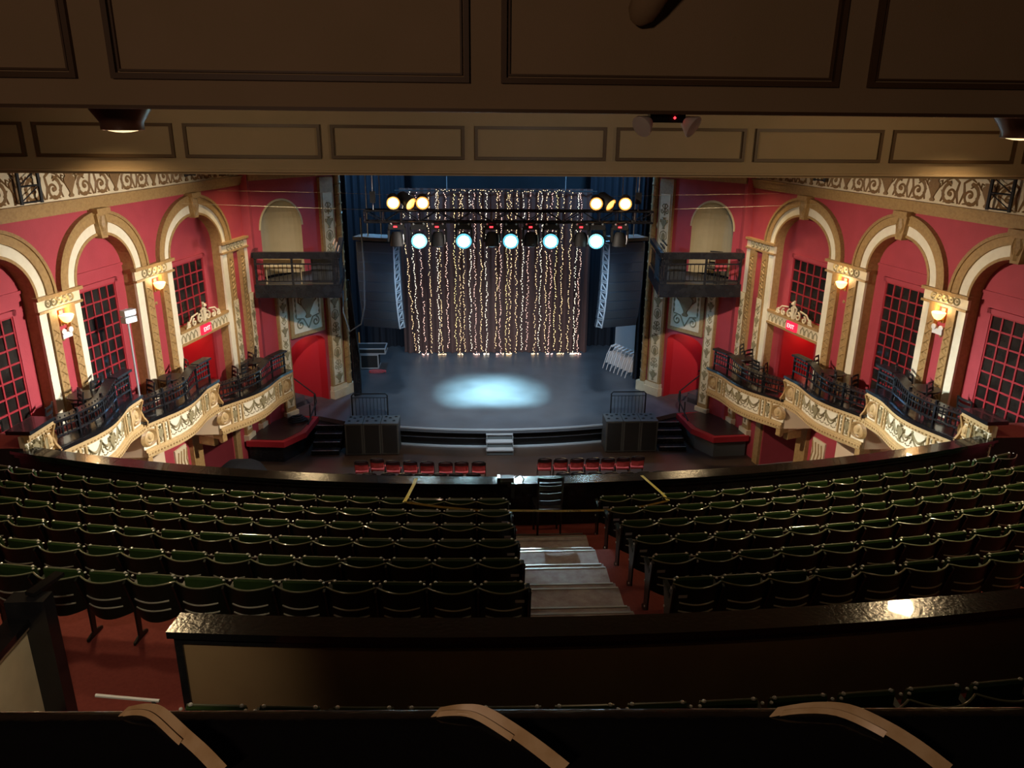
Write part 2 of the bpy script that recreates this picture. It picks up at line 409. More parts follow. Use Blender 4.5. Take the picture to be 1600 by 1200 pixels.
SPRING, RISE = 6.93, .945
BAYS = {3: (21.23, 1.27), 2: (17.47, .98), 1: (14.33, .97)}
FLOORZ = {3: 2.58, 2: 3.27, 1: 3.92}
flat = lambda z: (lambda a: z)
DOOR_S = (1.10, 2.66, .75, top_arch(1.88, .78, 2.93, .34))
NICHE_S = (1.77, 3.45, 5.45, top_arch(2.61, .84, 7.04, .84))
REC = .24
for sg in (-1, 1):
    sd = SIDE[sg]
    holes = [(c-h, c+h, FLOORZ[b], top_arch(c, h, SPRING, RISE)) for b, (c, h) in BAYS.items()]
    gd = (20.25, 22.0, 0.02, flat(2.05))
    ss = sorted(set([-2.0, 4, 9, 11, 13] + [x for (c, h) in BAYS.values() for x in arch_samples(c, h)] + [24.2, 20.25, 22.0]))
    mb = MB(WM(sg)); wall_cols(mb, ss, 0, 8.6, holes+[gd]); 
    wl = mb.build('wall_'+sd, 'red_wall', kind='structure', label=f'curved crimson plaster side wall of the auditorium, {sd} of the stage', cat='wall')
    for b, (c, h) in BAYS.items():
        hh = (c-h, c+h, FLOORZ[b], top_arch(c, h, SPRING, RISE))
        mb = MB(WM(sg)); reveal(mb, hh, REC); mb.build('arch_reveal', 'gold', wl)
        mb = MB(WM(sg))
        if b == 3:                                   # the recess of the exit bay has a door opening cut into it
            ss2 = sorted(set(arch_samples(c, h)+[20.38, 21.95]))
            for p, q in zip(ss2, ss2[1:]):
                zb = 4.66 if 20.38 < (p+q)/2 < 21.95 else hh[2]
                mb.add([(p, zb, -REC), (q, zb, -REC), (q, hh[3](q), -REC), (p, hh[3](p), -REC)], [(0, 1, 2, 3)])
        else: back_plate(mb, hh, REC)
        mb.build('recess_panel', 'red_wall', wl)
    # red vestibule behind the exit door of the upper bay
    mb = MB(WM(sg))
    for poly in ([(20.38, 2.6, -REC), (20.38, 4.7, -REC), (20.38, 4.7, -1.5), (20.38, 2.6, -1.5)], [(21.95, 2.6, -REC), (21.95, 4.7, -REC), (21.95, 4.7, -1.5), (21.95, 2.6, -1.5)],
                 [(20.38, 4.7, -REC), (21.95, 4.7, -REC), (21.95, 4.7, -1.5), (20.38, 4.7, -1.5)], [(21.05, 2.6, -1.5), (21.95, 2.6, -1.5), (21.95, 4.7, -1.5), (21.05, 4.7, -1.5)]):
        mb.add(poly, [(0, 1, 2, 3)])
    mb.build('vestibule', 'vest_red', wl)
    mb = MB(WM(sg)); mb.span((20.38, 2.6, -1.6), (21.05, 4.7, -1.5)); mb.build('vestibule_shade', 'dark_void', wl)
    lamp('vestibule_lamp', 'POINT', WM(sg)(21.5, 4.35, -.9), (1, .3, .2), 9, size=.08)
    # ground floor passage behind the wall
    mb = MB(WM(sg))
    for poly in ([(22.0, 0, 0), (22.0, 2.05, 0), (22.0, 2.05, -2), (22.0, 0, -2)], [(20.25, 0, 0), (20.25, 2.05, 0), (20.25, 2.05, -2), (20.25, 0, -2)], [(20.25, 2.05, 0), (22, 2.05, 0), (22, 2.05, -2), (20.25, 2.05, -2)],
                 [(20.25, 0, -2), (22, 0, -2), (22, 2.05, -2), (20.25, 2.05, -2)]):
        mb.add(poly, [(0, 1, 2, 3)])
    mb.build('passage_lining', 'red_wall', wl)
    mb = MB(WM(sg)); mb.add([(19.6, .012, 1.0), (22.0, .012, .1), (22.0, .012, -2), (20.2, .012, -2)], [(0, 1, 2, 3)]); mb.build('ramp', 'floor_ramp', wl)
    # the paler wall further along under the boxes
    mb = MB(WM(sg)); mb.span((12.5, 0, .005), (18.6, 2.6, .03), 10); mb.build('lower_wall_panel', 'wall_cream', wl)
    # gold strips and relief tablet on the ground floor wall
    mb = MB(WM(sg)); mb.span((22.05, 0, 0), (22.32, 2.3, .1)); mb.span((19.75, 0, 0), (20.2, 2.4, .12)); mb.build('lower_pilaster', 'gold', wl)
    mb = MB(WM(sg)); mb.span((19.02, .9, 0), (19.55, 2.0, .05)); mb.build('tablet', 'cream', wl)
    mb = MB(WM(sg))
    for i in range(4):
        x = 19.1+.13*i
        mb.ridge([(x, 1.0), (x+.07, 1.3), (x, 1.6), (x+.06, 1.9)], .05, .05, .025)
    mb.build('tablet_relief', 'gold_relief', wl)

    # splayed stage wall with door arch and niche
    mb = MB(SM(sg)); ss = sorted(set([0, .5] + arch_samples(1.88, .78) + arch_samples(2.61, .84) + [3.85]))
    wall_cols(mb, ss, 0, 10.3, [DOOR_S, NICHE_S])
    sw = mb.build('wall_stage_'+sd, 'red_wall', kind='structure', label=f'crimson splayed wall with arched niche and arched stair door, {sd} of the stage', cat='wall')
    mb = MB(); mb.span((sg*7.60, 24.0, 0), (sg*7.95, 24.35, 10.3)); mb.build('wall_corner', 'red_wall', sw)
    mb = MB(SM(sg))                                  # half-round tan niche
    n = 14
    for i in range(n):
        a0, a1 = PI*i/n, PI*(i+1)/n
        p = [(2.61-.84*math.cos(a), -.62*math.sin(a)) for a in (a0, a1)]
        mb.add([(p[0][0], 5.45, p[0][1]), (p[1][0], 5.45, p[1][1]), (p[1][0], 7.04, p[1][1]), (p[0][0], 7.04, p[0][1])], [(0, 1, 2, 3)])
        for j in range(6):
            b0, b1 = PI/2*j/6, PI/2*(j+1)/6
            q = [(2.61-.84*math.cos(a)*math.cos(b), 7.04+.84*math.sin(b), -.62*math.sin(a)*math.cos(b)) for a, b in ((a0, b0), (a1, b0), (a1, b1), (a0, b1))]
            mb.add(q, [(0, 1, 2, 3)])
    mb.build('niche', 'niche_tan', sw, smooth=True)
    mb = MB(SM(sg)); ss = arch_samples(2.61, .84); T = NICHE_S[3]
    mb.band([(2.61-.84*math.cos(PI*i/20), 7.04+.84*math.sin(PI*i/20)) for i in range(21)], [(2.61-.90*math.cos(PI*i/20), 7.04+.90*math.sin(PI*i/20)) for i in range(21)], 0, .02)
    mb.build('niche_edge', 'niche_tan', sw)
    mb = MB(SM(sg))                                  # stair lobby behind the arched door
    reveal(mb, DOOR_S, .35, bottom=False)
    n = 10
    for i in range(n):
        t0, t1 = i/n, (i+1)/n
        f = lambda t: (1.06+1.95*t, -.33-1.25*math.sin(PI*t))
        p, q = f(t0), f(t1)
        mb.add([(p[0], .7, p[1]), (q[0], .7, q[1]), (q[0], 3.6, q[1]), (p[0], 3.6, p[1])], [(0, 1, 2, 3)])
    mb.add([(.9, 3.3, -.3), (3.0, 3.3, -.3), (3.0, 3.3, -1.7), (.9, 3.3, -1.7)], [(0, 1, 2, 3)])
    mb.build('stair_lobby', 'vest_red', sw)
    MB(SM(sg)).span((.95, .70, -1.65), (3.05, .752, 0)).build('lobby_floor', 'landing', sw)
    for k, (s0, s1, zz) in enumerate(((1.62, 2.9, .93), (2.0, 2.9, 1.10), (2.36, 2.9, 1.27))):
        MB(SM(sg)).span((s0, .7, -1.5), (s1, zz, -.28)).build('lobby_step', 'landing', sw)
    MB(SM(sg)).tube([(2.7, 1.95, -.75), (2.2, 1.9, -1.25), (1.6, 1.62, -1.3), (1.25, 1.32, -1.05)], .025).build('lobby_handrail', 'black_matte', sw)
    lamp('lobby_lamp', 'POINT', SM(sg)(1.9, 3.0, -.7), (1, .6, .5), 7, size=.1)

# header over the stage opening and ceiling of the hall
mb = MB(); mb.span((-5.5, 27.3, 8.75), (5.5, 27.7, 10.4)); mb.build('wall_over_stage', 'red_wall', kind='structure', label='wall above the stage opening behind the deep beam', cat='wall')
mb = MB(); mb.span((-10.2, 12.3, 10.32), (10.2, 28, 10.5)); mb.build('ceiling', 'beam_tan', kind='structure', label='tan plaster ceiling of the auditorium beyond the deep beam', cat='ceiling')

# ------------------------------------------------------------------ floors and stage
mb = MB(); mb.add([(-10, 9, 0), (10, 9, 0), (10, 25.5, 0), (-10, 25.5, 0)], [(0, 1, 2, 3)])
mb.build('floor', 'hall_floor', kind='structure', label='dark brown polished wooden hall floor below the stage', cat='floor')
lip = lambda x: 23.38 + .03*x*x
xs = samp(-5.0, 5.0, 24)
mb = MB(); front = [(x, lip(x)) for x in xs]
poly = front + [(5.46, 27.3), (7.5, 27.4), (7.5, 34.6), (-7.5, 34.6), (-7.5, 27.4), (-5.46, 27.3)]
mb.prism(poly, .60, .75)
stg = mb.build('floor_stage', 'stage_floor', kind='structure', label='grey painted stage floor with a curved front edge', cat='stage')
mb = MB(); mb.band([(x, lip(x)+.30) for x in xs], [(x, lip(x)+.5) for x in xs], 0, .60); mb.build('stage_front', 'stage_face', stg)
mb = MB(); mb.band([(x, lip(x)-.012) for x in xs], [(x, lip(x)+.03) for x in xs], .70, .757); mb.build('stage_nosing', 'grey_plastic', stg)
mb = MB(); mb.band([(x, lip(x)+.13) for x in xs], [(x, lip(x)+.30) for x in xs], .36, .40); mb.build('stage_ledge', 'stage_floor', stg)
mb = MB(); mb.band([(x, lip(x)+.22) for x in xs], [(x, lip(x)+.32) for x in xs], 0, .05); mb.build('stage_plinth', 'grey_plastic', stg)
for sg in (-1, 1):                                   # landings between the stage and the stair doors
    mb = MB(); q = [(5.0, lip(5.0)), (6.12, 24.72), (7.25, 24.85), (6.9, 25.35), (5.46, 27.3)]
    mb.prism([(sg*x, y) for x, y in q], .60, .748)
    mb.build('stage_landing', 'landing', stg)

# stage house
mb = MB()
mb.add([(-7.5, 34.5, 0), (7.5, 34.5, 0), (7.5, 34.5, 11), (-7.5, 34.5, 11)], [(0, 1, 2, 3)])
for sg in (-1, 1): mb.add([(sg*7.5, 27.5, 0), (sg*7.5, 34.5, 0), (sg*7.5, 34.5, 11), (sg*7.5, 27.5, 11)], [(0, 1, 2, 3)])
for sg in (-1, 1): mb.add([(sg*5.46, 27.32, 0), (sg*7.5, 27.5, 0), (sg*7.5, 27.5, 11), (sg*5.46, 27.32, 11)], [(0, 1, 2, 3)])
wb = mb.build('wall_back', 'stage_wall', kind='structure', label='dark blue black rear and side walls of the stage house', cat='wall')
bit('grey_door_panel', (5.6, 31.4, 2.0), (.9, .06, 2.5), 'grey_plastic', wb, rz=-.5)

# ------------------------------------------------------------------ cornice and relief frieze along both sides
def spiral(cx, cy, r, turns, start, dr, n=22):
    return [(cx + r*(1-.86*i/n)*math.cos(start+dr*2*PI*turns*i/n), cy + r*(1-.86*i/n)*math.sin(start+dr*2*PI*turns*i/n)) for i in range(n+1)]
def scroll_motif(mb, c, z, w, h, o=.01, d=.03, flip=1):
    for m in (-1, 1):
        r = w*.23
        sp = spiral(c+m*w*.25, z+h*.33, r, 1.4, PI/2 if m > 0 else PI/2, -m)
        mb.ridge(sp, [.075*(1-.6*i/len(sp))*w/.9 for i in range(len(sp))], o, d)
        mb.ridge([(c+m*w*.02, z+h*.03), (c+m*w*.10, z+h*.42), (c+m*w*.06, z+h*.75), (c+m*w*.22, z+h*.93), (c+m*w*.36, z+h*.8)], [.03*w, .075*w, .06*w, .07*w, .02*w], o, d)
        mb.ridge([(c+m*w*.25, z+h*.6), (c+m*w*.40, z+h*.78), (c+m*w*.49, z+h*.62)], [.03*w, .07*w, .02*w], o, d)
        mb.ridge([(c+m*w*.47, z+h*.05), (c+m*w*.42, z+h*.28), (c+m*w*.48, z+h*.45)], [.03*w, .08*w, .03*w], o, d)
        mb.boss(c+m*w*.25, z+h*.33, .05*w, .05*w, o, d, 8)
        mb.ridge([(c+m*w*.1, z+h*.05), (c+m*w*.25, z+h*.10), (c+m*w*.4, z+h*.04)], [.03*w, .06*w, .03*w], o, d)
def urn_motif(mb, c, z, w, h, o=.01, d=.03):
    pr = [(.10, 0), (.16, .06), (.07, .14), (.10, .22), (.32, .50), (.36, .66), (.22, .74), (.26, .82)]
    L = [(c-r*w, z+t*h) for r, t in pr]; Rr = [(c+r*w, z+t*h) for r, t in pr]
    mb.band(L, Rr, o, o+d)
    for m in (-1, 1):
        mb.ridge([(c+m*.3*w, z+.5*h), (c+m*.47*w, z+.62*h), (c+m*.45*w, z+.8*h), (c+m*.3*w, z+.74*h)], .06*w, o, d)
        mb.ridge([(c, z+.82*h), (c+m*.14*w, z+.94*h), (c+m*.26*w, z+.98*h)], .07*w, o, d)
    mb.ridge([(c, z+.8*h), (c, z+h)], .08*w, o, d)
for sg in (-1, 1):
    sd = SIDE[sg]
    mb = MB(WM(sg))
    for (z0, z1, oo) in ((8.44, 8.50, .05), (8.50, 8.58, .08), (8.58, 8.66, .10), (8.66, 8.71, .14)):
        mb.span((9, z0, -.05), (24.2, z1, oo), 24)
    co = mb.build('trim_1' if sg < 0 else 'trim_2', 'gold', kind='structure', label=f'gold moulded cornice and cream scroll frieze along the {sd} wall', cat='cornice')
    mb = MB(WM(sg)); mb.span((9, 8.68, -.05), (24.2, 9.36, .01), 24); mb.build('frieze', 'cream', co)
    mb = MB(WM(sg)); mb.span((9, 9.36, -.05), (24.2, 9.50, .09), 24); mb.span((9, 9.48, -.05), (24.2, 10.32, .3), 24); mb.build('crown_moulding', 'gold', co)
    x = 23.4
    while x > 13.4:
        mb = MB(WM(sg)); scroll_motif(mb, x, 8.74, 1.06, .60); mb.build('scroll_relief', 'brown_relief', co)
        if x-.73 > 13.4:
            mb = MB(WM(sg)); urn_motif(mb, x-.73, 8.75, .46, .58); mb.build('urn_relief', 'brown_relief', co)
        x -= 1.46
    # splayed wall: plain gold moulding line at the same height
    mb = MB(SM(sg)); mb.span((0, 8.55, -.05), (3.85, 8.95, .16)); mb.build('splay_cornice', 'gold', co)

# ------------------------------------------------------------------ arched bays: bands, keystone, pilasters, windows
def arch_pts(c, h, dr, n=28): return [(c-(h+dr)*math.cos(PI*i/n), SPRING+(RISE+dr)*math.sin(PI*i/n)) for i in range(n+1)]
ti = 3; wi = 1; di = 1
PIER = {'32': (18.45, 19.96), '21': (15.30, 16.49), '3s': (22.50, 24.02)}
for sg in (-1, 1):
    sd = SIDE[sg]; W = WM(sg)
    BN = {3: 'nearest the stage', 2: 'in the middle', 1: 'nearest the balcony'}
    for b, (c, h) in BAYS.items():
        tr = thing(f'trim_{ti}', f'cream and gold arch surround with keystone on the {sd} wall, {BN[b]}', 'arch', W(c, FLOORZ[b], 0), kind='structure'); ti += 1
        mb = MB(W); mb.band(arch_pts(c, h, 0), arch_pts(c, h, .06), -.02, .07); mb.build('arch_bead', 'gold', tr)
        mb = MB(W); mb.band(arch_pts(c, h, .06), arch_pts(c, h, .28), -.02, .05); mb.build('arch_cream_band', 'cream_white', tr, smooth=False)
        mb = MB(W); mb.band(arch_pts(c, h, .28), arch_pts(c, h, .46), -.02, .09); mb.build('arch_gold_band', 'gold', tr)
        mb = MB(W); mb.band(arch_pts(c, h, .46), arch_pts(c, h, .53), -.02, .12); mb.build('arch_outer_bead', 'gold_relief', tr)
        zt = SPRING+RISE
        mb = MB(W); mb.prism([(c-.10, zt-.06), (c+.10, zt-.06), (c+.17, 8.36), (c-.17, 8.36)], 0, .17); mb.prism([(c-.22, 8.36), (c+.22, 8.36), (c+.22, 8.46), (c-.22, 8.46)], 0, .24)
        ks = mb.build('keystone', 'gold', tr)
        mb = MB(W); mb.ridge([(c, zt), (c, zt+.2), (c, 8.3)], [.1, .2, .24], .17, .05)
        for m in (-1, 1): mb.ridge([(c+m*.04, zt+.1), (c+m*.1, zt+.25), (c+m*.06, 8.3)], .06, .17, .04)
        mb.build('keystone_leaf', 'gold_relief', ks)
    for key, (y0, y1) in PIER.items():
        where = {'32': 'between the exit bay and the middle window', '21': 'between the middle and near windows', '3s': 'beside the stage box'}[key]
        tr = thing(f'trim_{ti}', f'cream and gold double pilaster on the {sd} wall {where}', 'pilaster', W((y0+y1)/2, 4, 0), kind='structure'); ti += 1
        zc0, zc1 = 6.66, 6.90; zb = {'32': 2.58, '21': 3.27, '3s': 2.58}[key]; u_ = (y1-y0)/1.52
        mb = MB(W); mb.span((y0-.02, zc0, 0), (y1+.02, zc1, .07), 6); mb.build('capital', 'cream', tr)
        mb = MB(W); mb.span((y0-.06, zc1-.02, 0), (y1+.06, zc1+.05, .14), 6); mb.span((y0-.04, zc0-.05, 0), (y1+.04, zc0, .11), 6); mb.build('capital_moulding', 'gold', tr)
        n = 5
        for i in range(n):
            yy = y0+.25*u_ + (y1-y0-.5*u_)*(i+.5)/n; r = .095*u_
            mb = MB(W); mb.ridge([(yy+r*math.cos(2*PI*j/14), 6.78+r*math.sin(2*PI*j/14)) for j in range(15)], .045, .07, .03); mb.boss(yy, 6.78, .035, .035, .07, .025, 8)
            mb.build('ring_relief', 'olive_relief', tr)
        for (p, q) in ((y0, y0+.25*u_), (y1-.25*u_, y1)):
            mb = MB(W); mb.span((p, zb, 0), (q, zc0, .06)); mb.build('cream_strip', 'cream_white', tr)
        for e, (p, q) in enumerate(((y0+.28*u_, y0+.55*u_), (y1-.55*u_, y1-.28*u_))):
            mb = MB(W); mb.span((p, zb, 0), (q, zc0-.05, .10)); st = mb.build('gold_strip', 'gold', tr)
            mb = MB(W); z = zb+.1; m = (p+q)/2
            while z < zc0-.45:                        # running leaf-and-wave relief
                mb.ridge([(m-.09*u_, z), (m+.02, z+.05), (m+.09*u_, z+.13), (m, z+.17), (m-.06, z+.11)], .035, .10, .02)
                mb.ridge([(m+.09*u_, z+.10), (m-.02, z+.20), (m-.09*u_, z+.23)], .035, .10, .02)
                z += .22
            mb.build('leaf_relief', 'gold_relief', st)
        if key != '3s':
            mb = MB(W); mb.boss((y0+y1)/2, 5.95, .05, .05, .0, .03); mb.build('wall_boss', 'gold_relief', tr)
    # windows: muntins and panes in the recesses
    for b, (c, h) in BAYS.items():
        y0, y1, zt, zb = {3: (20.24, 21.85, 6.62, 5.02), 2: (16.70, 18.01, 6.70, 3.30), 1: (13.55, 14.90, 6.65, 3.95)}[b]
        win = thing(f'window_{wi}', f'dark many paned window in the arch on the {sd} wall, {BN[b]}', 'window', W(c, zb, -REC), kind='structure'); wi += 1
        nc = 5; nr = round((zt-zb)/.31); k = WK; rz = sg*math.atan(k) + PI/2
        dy, dz = (y1-y0)/nc, (zt-zb)/nr
        for i in range(nc):
            for j in range(nr):
                bit('pane', W(y0+dy*(i+.5), zb+dz*(j+.5), -REC+.012), (dy-.03, .014, dz-.03), 'pane_dark', win, rz=rz)
        for i in range(nc+1):
            mb = MB(W); yy = y0+dy*i; mb.span((yy-.018, zb, -REC), (yy+.018, zt, -REC+.045)); mb.build('muntin', 'red_trim', win)
        for j in range(nr+1):
            mb = MB(W); zz = zb+dz*j; mb.span((y0-.018, zz-.018, -REC), (y1+.018, zz+.018, -REC+.04), 3); mb.build('muntin', 'red_trim', win)
        mb = MB(W)
        for (p, q) in ((y0-.12, y0-.018), (y1+.018, y1+.12)): mb.span((p, zb, -REC), (q, zt+.12, -REC+.06))
        mb.span((y0-.12, zt+.018, -REC), (y1+.12, zt+.12, -REC+.06), 3)
        mb.build('window_frame', 'red_wall', win)
        if b != 3:
            mb = MB(W); mb.span((c-h, 7.04, -REC), (c+h, 7.10, -REC+.035), 4); mb.build('transom', 'red_wall', win)
    # exit door: lintel, cresting, sign
    dr = thing(f'door_{di}', f'exit doorway with cream lintel and gilt crest in the {sd} wall', 'door', W(21.17, 2.58, -REC), kind='structure'); di += 1
    mb = MB(W); mb.span((19.98, 4.62, -REC), (22.48, 4.94, .02), 5); mb.build('lintel', 'cream', dr)
    mb = MB(W); mb.span((19.97, 4.92, -REC), (22.49, 4.99, .08), 5); mb.span((19.97, 4.57, -REC), (22.49, 4.63, .06), 5); mb.build('lintel_moulding', 'gold', dr)
    for i in range(12):
        yy = 20.12+ (22.34-20.12)*i/11
        if 20.9 < yy < 21.5: continue
        mb = MB(W); mb.ridge([(yy-.075, 4.65), (yy-.075, 4.77), (yy, 4.86), (yy+.075, 4.77), (yy+.075, 4.65)], .035, .02, .02); mb.build('arcade_relief', 'olive_relief', dr)
    mb = MB(W)
    for m in (-1, 1):
        for (cc, r, zz) in ((.20, .13, 5.10), (.50, .11, 5.07), (.76, .09, 5.05)):
            mb.tube([(p[0], p[1], .04) for p in spiral(21.2+m*cc, zz, r, 1.15, PI/2, -m, 14)], .028, 5)
        mb.tube([(21.2+m*.05, 4.98, .04), (21.2+m*.12, 5.30, .04), (21.2, 5.36, .04)], .03, 5)
        mb.tube([(21.2+m*.9, 4.97, .04), (21.2+m*.6, 5.24, .04), (21.2+m*.3, 5.28, .04)], .024, 5)
    mb.tube([(21.2, 4.97, .05), (21.2, 5.52, .05)], .035, 6); mb.lathe([(0, 0), (.06, .05), (0, .12)], (21.2, 5.44, .05), 8)
    mb.build('crest', 'cream', dr)
    for (p, q) in ((20.24, 20.38), (21.95, 22.10)):
        mb = MB(W); mb.span((p, 2.58, -REC), (q, 4.62, -REC+.05)); mb.build('door_jamb', 'red_trim', dr)
    es = thing('exit_sign', f'red glowing exit sign on the lintel of the {sd} doorway', 'exit sign', W(21.2, 4.66, .03))
    mb = MB(W); mb.span((20.97, 4.64, .02), (21.43, 4.90, .09)); mb.build('sign_body', 'sign_red', es)
    k = WK; pos = W(21.2, 4.77, .095)
    text('sign_letters', 'EXIT', .17, pos, (PI/2, 0, -sg*(PI/2-math.atan(k))), 'sign_letter', es)
    # sconces and emergency lights
    for key, yy, zz in (('32', 19.2, 6.44), ('21', 15.9, 6.44)):
        pos = W(yy, zz, 0)
        where = {'32': 'nearer the stage', '21': 'nearer the balcony'}[key]
        s = thing('wall_sconce', f'glowing amber bowl wall sconce under a gilt capital, {sd} wall, {where}', 'wall sconce', pos, group='wall sconces')
        mb = MB(lambda x, y, z, W=W, yy=yy, zz=zz: W(yy+x, zz+z, .16+y)); mb.lathe([(.03, -.13), (.07, -.11), (.12, -.04), (.145, .03), (.13, .04), (.06, -.02)], n=14); mb.build('bowl', 'sconce_glass', s, smooth=True)
        mb = MB(W); mb.span((yy-.05, zz-.2, 0), (yy+.05, zz+.12, .05)); mb.span((yy-.02, zz-.17, .04), (yy+.02, zz-.13, .16)); mb.build('bracket', 'gold', s)
        lamp('sconce_lamp', 'POINT', W(yy, zz+.10, .22), WARM, 14, size=.06)
    e = thing('emergency_light', f'white twin head emergency light on the {sd} wall pilaster', 'emergency light', W(15.92, 6.05, 0))
    mb = MB(W); mb.span((15.78, 5.98, 0), (16.06, 6.10, .10)); mb.build('housing', 'white_plastic', e)
    for m in (-1, 1):
        mb = MB(lambda x, y, z, W=W, m=m: W(15.92+m*.10+x, 6.13+z, .08+y)); mb.lathe([(.03, -.04), (.065, .02), (.065, .04), (.0, .045)], n=10, axis='y'); mb.build('lamp_head', 'white_plastic', e)
    # stage-side pilasters on the splayed wall
    S = SM(sg)
    tr = thing(f'trim_{ti}', f'cream relief pilaster and gilt rope column framing the stage opening, {sd} side', 'pilaster', S(.65, .75, 0), kind='structure'); ti += 1
    mb = MB(S); mb.span((.36, .75, 0), (.96, 8.5, .12)); mb.build('pilaster_shaft', 'gold', tr)
    mb = MB(S); mb.span((.45, 1.25, .1), (.87, 8.0, .135)); mb.build('pilaster_field', 'cream', tr)
    z = 1.3; k = 0
    while z < 7.6:
        mb = MB(S); c = .66
        if k % 3 == 0: urn_motif(mb, c, z, .36, .40, .135, .025)
        elif k % 3 == 1:
            for m in (-1, 1):
                mb.ridge(spiral(c+m*.09, z+.13, .085, 1.2, PI/2, -m, 14), .04, .135, .02); mb.ridge([(c, z+.2), (c+m*.13, z+.32), (c+m*.04, z+.40)], .04, .135, .02)
            mb.ridge([(c, z), (c, z+.4)], .05, .135, .025)
        else:
            mb.boss(c, z+.2, .09, .14, .135, .03)
            for m in (-1, 1): mb.ridge([(c, z+.02), (c+m*.16, z+.16), (c+m*.12, z+.34), (c, z+.4)], .035, .135, .02)
        mb.build('arabesque_relief', 'olive_relief', tr); z += .46; k += 1
    mb = MB(S); mb.span((.28, .75, 0), (1.02, 1.05, .22)); mb.span((.32, 1.05, 0), (.99, 1.2, .17)); mb.span((-.1, .75, -.05), (.30, 1.12, .2)); mb.build('plinth', 'cream', tr)
    mb = MB(S); mb.tube([(.10, 1.1, .04), (.10, 8.6, .04)], .115, 10); mb.build('rope_column', 'gold', tr, smooth=True)
    mb = MB(S)
    pts = [(.10+.12*math.cos(t*2*PI*22/160*1.0), 1.1+7.4*t/160, .04+.12*math.sin(t*2*PI*22/160)) for t in range(161)]
    mb.tube(pts, .022, 4); mb.build('rope_twist', 'gold_relief', tr)
    mb = MB(S); mb.boss(.27, 6.9, .07, .12, 0, .05); mb.build('rosette', 'cream', tr)
    # pilasters beyond the stair door and the relief tablet over it
    for j, (s0, s1, mp, lab) in enumerate(((2.74, 3.16, S, 'beside the stair door'), (23.72, 24.08, W, 'in the corner under the stage box'), (22.74, 23.10, W, 'behind the lowest box'))):
        tr = thing(f'trim_{ti}', f'cream relief pilaster on the {sd} wall {lab}', 'pilaster', mp((s0+s1)/2, .75, 0), kind='structure'); ti += 1
        z1 = (5.2, 5.2, 5.2)[j]; z0 = .70
        mb = MB(mp); mb.span((s0, z0, 0), (s1, z1, .1)); mb.build('pilaster_shaft', 'gold', tr)
        mb = MB(mp); mb.span((s0+.06, z0+.35, .08), (s1-.06, z1, .115)); mb.build('pilaster_field', 'cream', tr)
        mb = MB(mp); mb.span((s0-.05, z0, 0), (s1+.05, z0+.2, .17)); mb.build('plinth', 'cream', tr)
        z = z0+.42; k = 0; c = (s0+s1)/2
        while z < z1-.3:
            mb = MB(mp)
            if k % 2 == 0: urn_motif(mb, c, z, .25, .34, .115, .022)
            else:
                for m in (-1, 1): mb.ridge([(c, z), (c+m*.09, z+.1), (c+m*.03, z+.2), (c+m*.1, z+.3)], .035, .115, .02)
                mb.boss(c, z+.17, .035, .1, .115, .025, 8)
            mb.build('arabesque_relief', 'olive_relief', tr); z += .40; k += 1
    tr = thing(f'trim_{ti}', f'cream relief tablet above the arched stair door, {sd} of the stage', 'relief panel', S(1.88, 3.4, 0), kind='structure'); ti += 1
    mb = MB(S); mb.span((1.12, 3.36, 0), (2.64, 5.2, .08)); mb.build('tablet_frame', 'gold', tr)
    mb = MB(S); mb.span((1.26, 3.5, .05), (2.50, 5.2, .095)); mb.build('tablet_field', 'cream', tr)
    mb = MB(S); urn_motif(mb, 1.88, 3.95, .85, .95, .095, .04); mb.build('urn_relief', 'brown_relief', tr)
    for m in (-1, 1):
        mb = MB(S); mb.ridge(spiral(1.88+m*.34, 3.77, .17, 1.4, PI/2, -m), .06, .095, .03); mb.ridge([(1.88, 3.6), (1.88+m*.2, 3.95), (1.88+m*.5, 4.0)], .05, .095, .03); mb.build('scroll_relief', 'olive_relief', tr)
        mb = MB(S)
        for i in range(6): mb.boss(1.88+m*.52, 4.1+i*.18, .04, .07, .095, .025, 8)
        mb.ridge([(1.88+m*.52, 4.0), (1.88+m*.52, 5.1)], .02, .095, .02); mb.build('garland_drop', 'olive_relief', tr)

# ------------------------------------------------------------------ deep beams over the balcony
def frame(mb, x0, x1, z0, z1, w, y0, y1):
    mb.span((x0, y0, z0), (x1, y1, z0+w)); mb.span((x0, y0, z1-w), (x1, y1, z1)); mb.span((x0, y0, z0+w), (x0+w, y1, z1-w)); mb.span((x1-w, y0, z0+w), (x1, y1, z1-w))
mb = MB(); mb.span((-10.15, 12, 9.58), (10.15, 12.5, 10.7)); bm1 = mb.build('ceiling_beam', 'beam_tan', kind='structure', label='tan panelled ceiling beam spanning the hall in front of the stage view', cat='beam')
mb = MB(); mb.span((-10, 11.94, 9.58), (10, 12.0, 9.615)); mb.span((-10, 12.0, 9.545), (10, 12.45, 9.58)); mb.build('beam_lip', 'beam_tan', bm1)
for i in range(9):
    x0 = -9.30 + i*2.115; x1 = x0+1.965
    mb = MB(); frame(mb, x0, x1, 9.78, 10.26, .045, 11.955, 12.0); mb.build('panel_moulding', 'beam_moulding', bm1)
mb = MB(); mb.span((-7, 6, 10.40), (7, 6.3, 12.6)); bm2 = mb.build('ceiling_beam', 'beam_tan', kind='structure', label='dark panelled ceiling beam close overhead above the balcony seats', cat='beam')
mb = MB(); mb.span((-7, 5.96, 10.40), (7, 6.0, 10.425)); mb.build('beam_lip', 'beam_moulding', bm2)
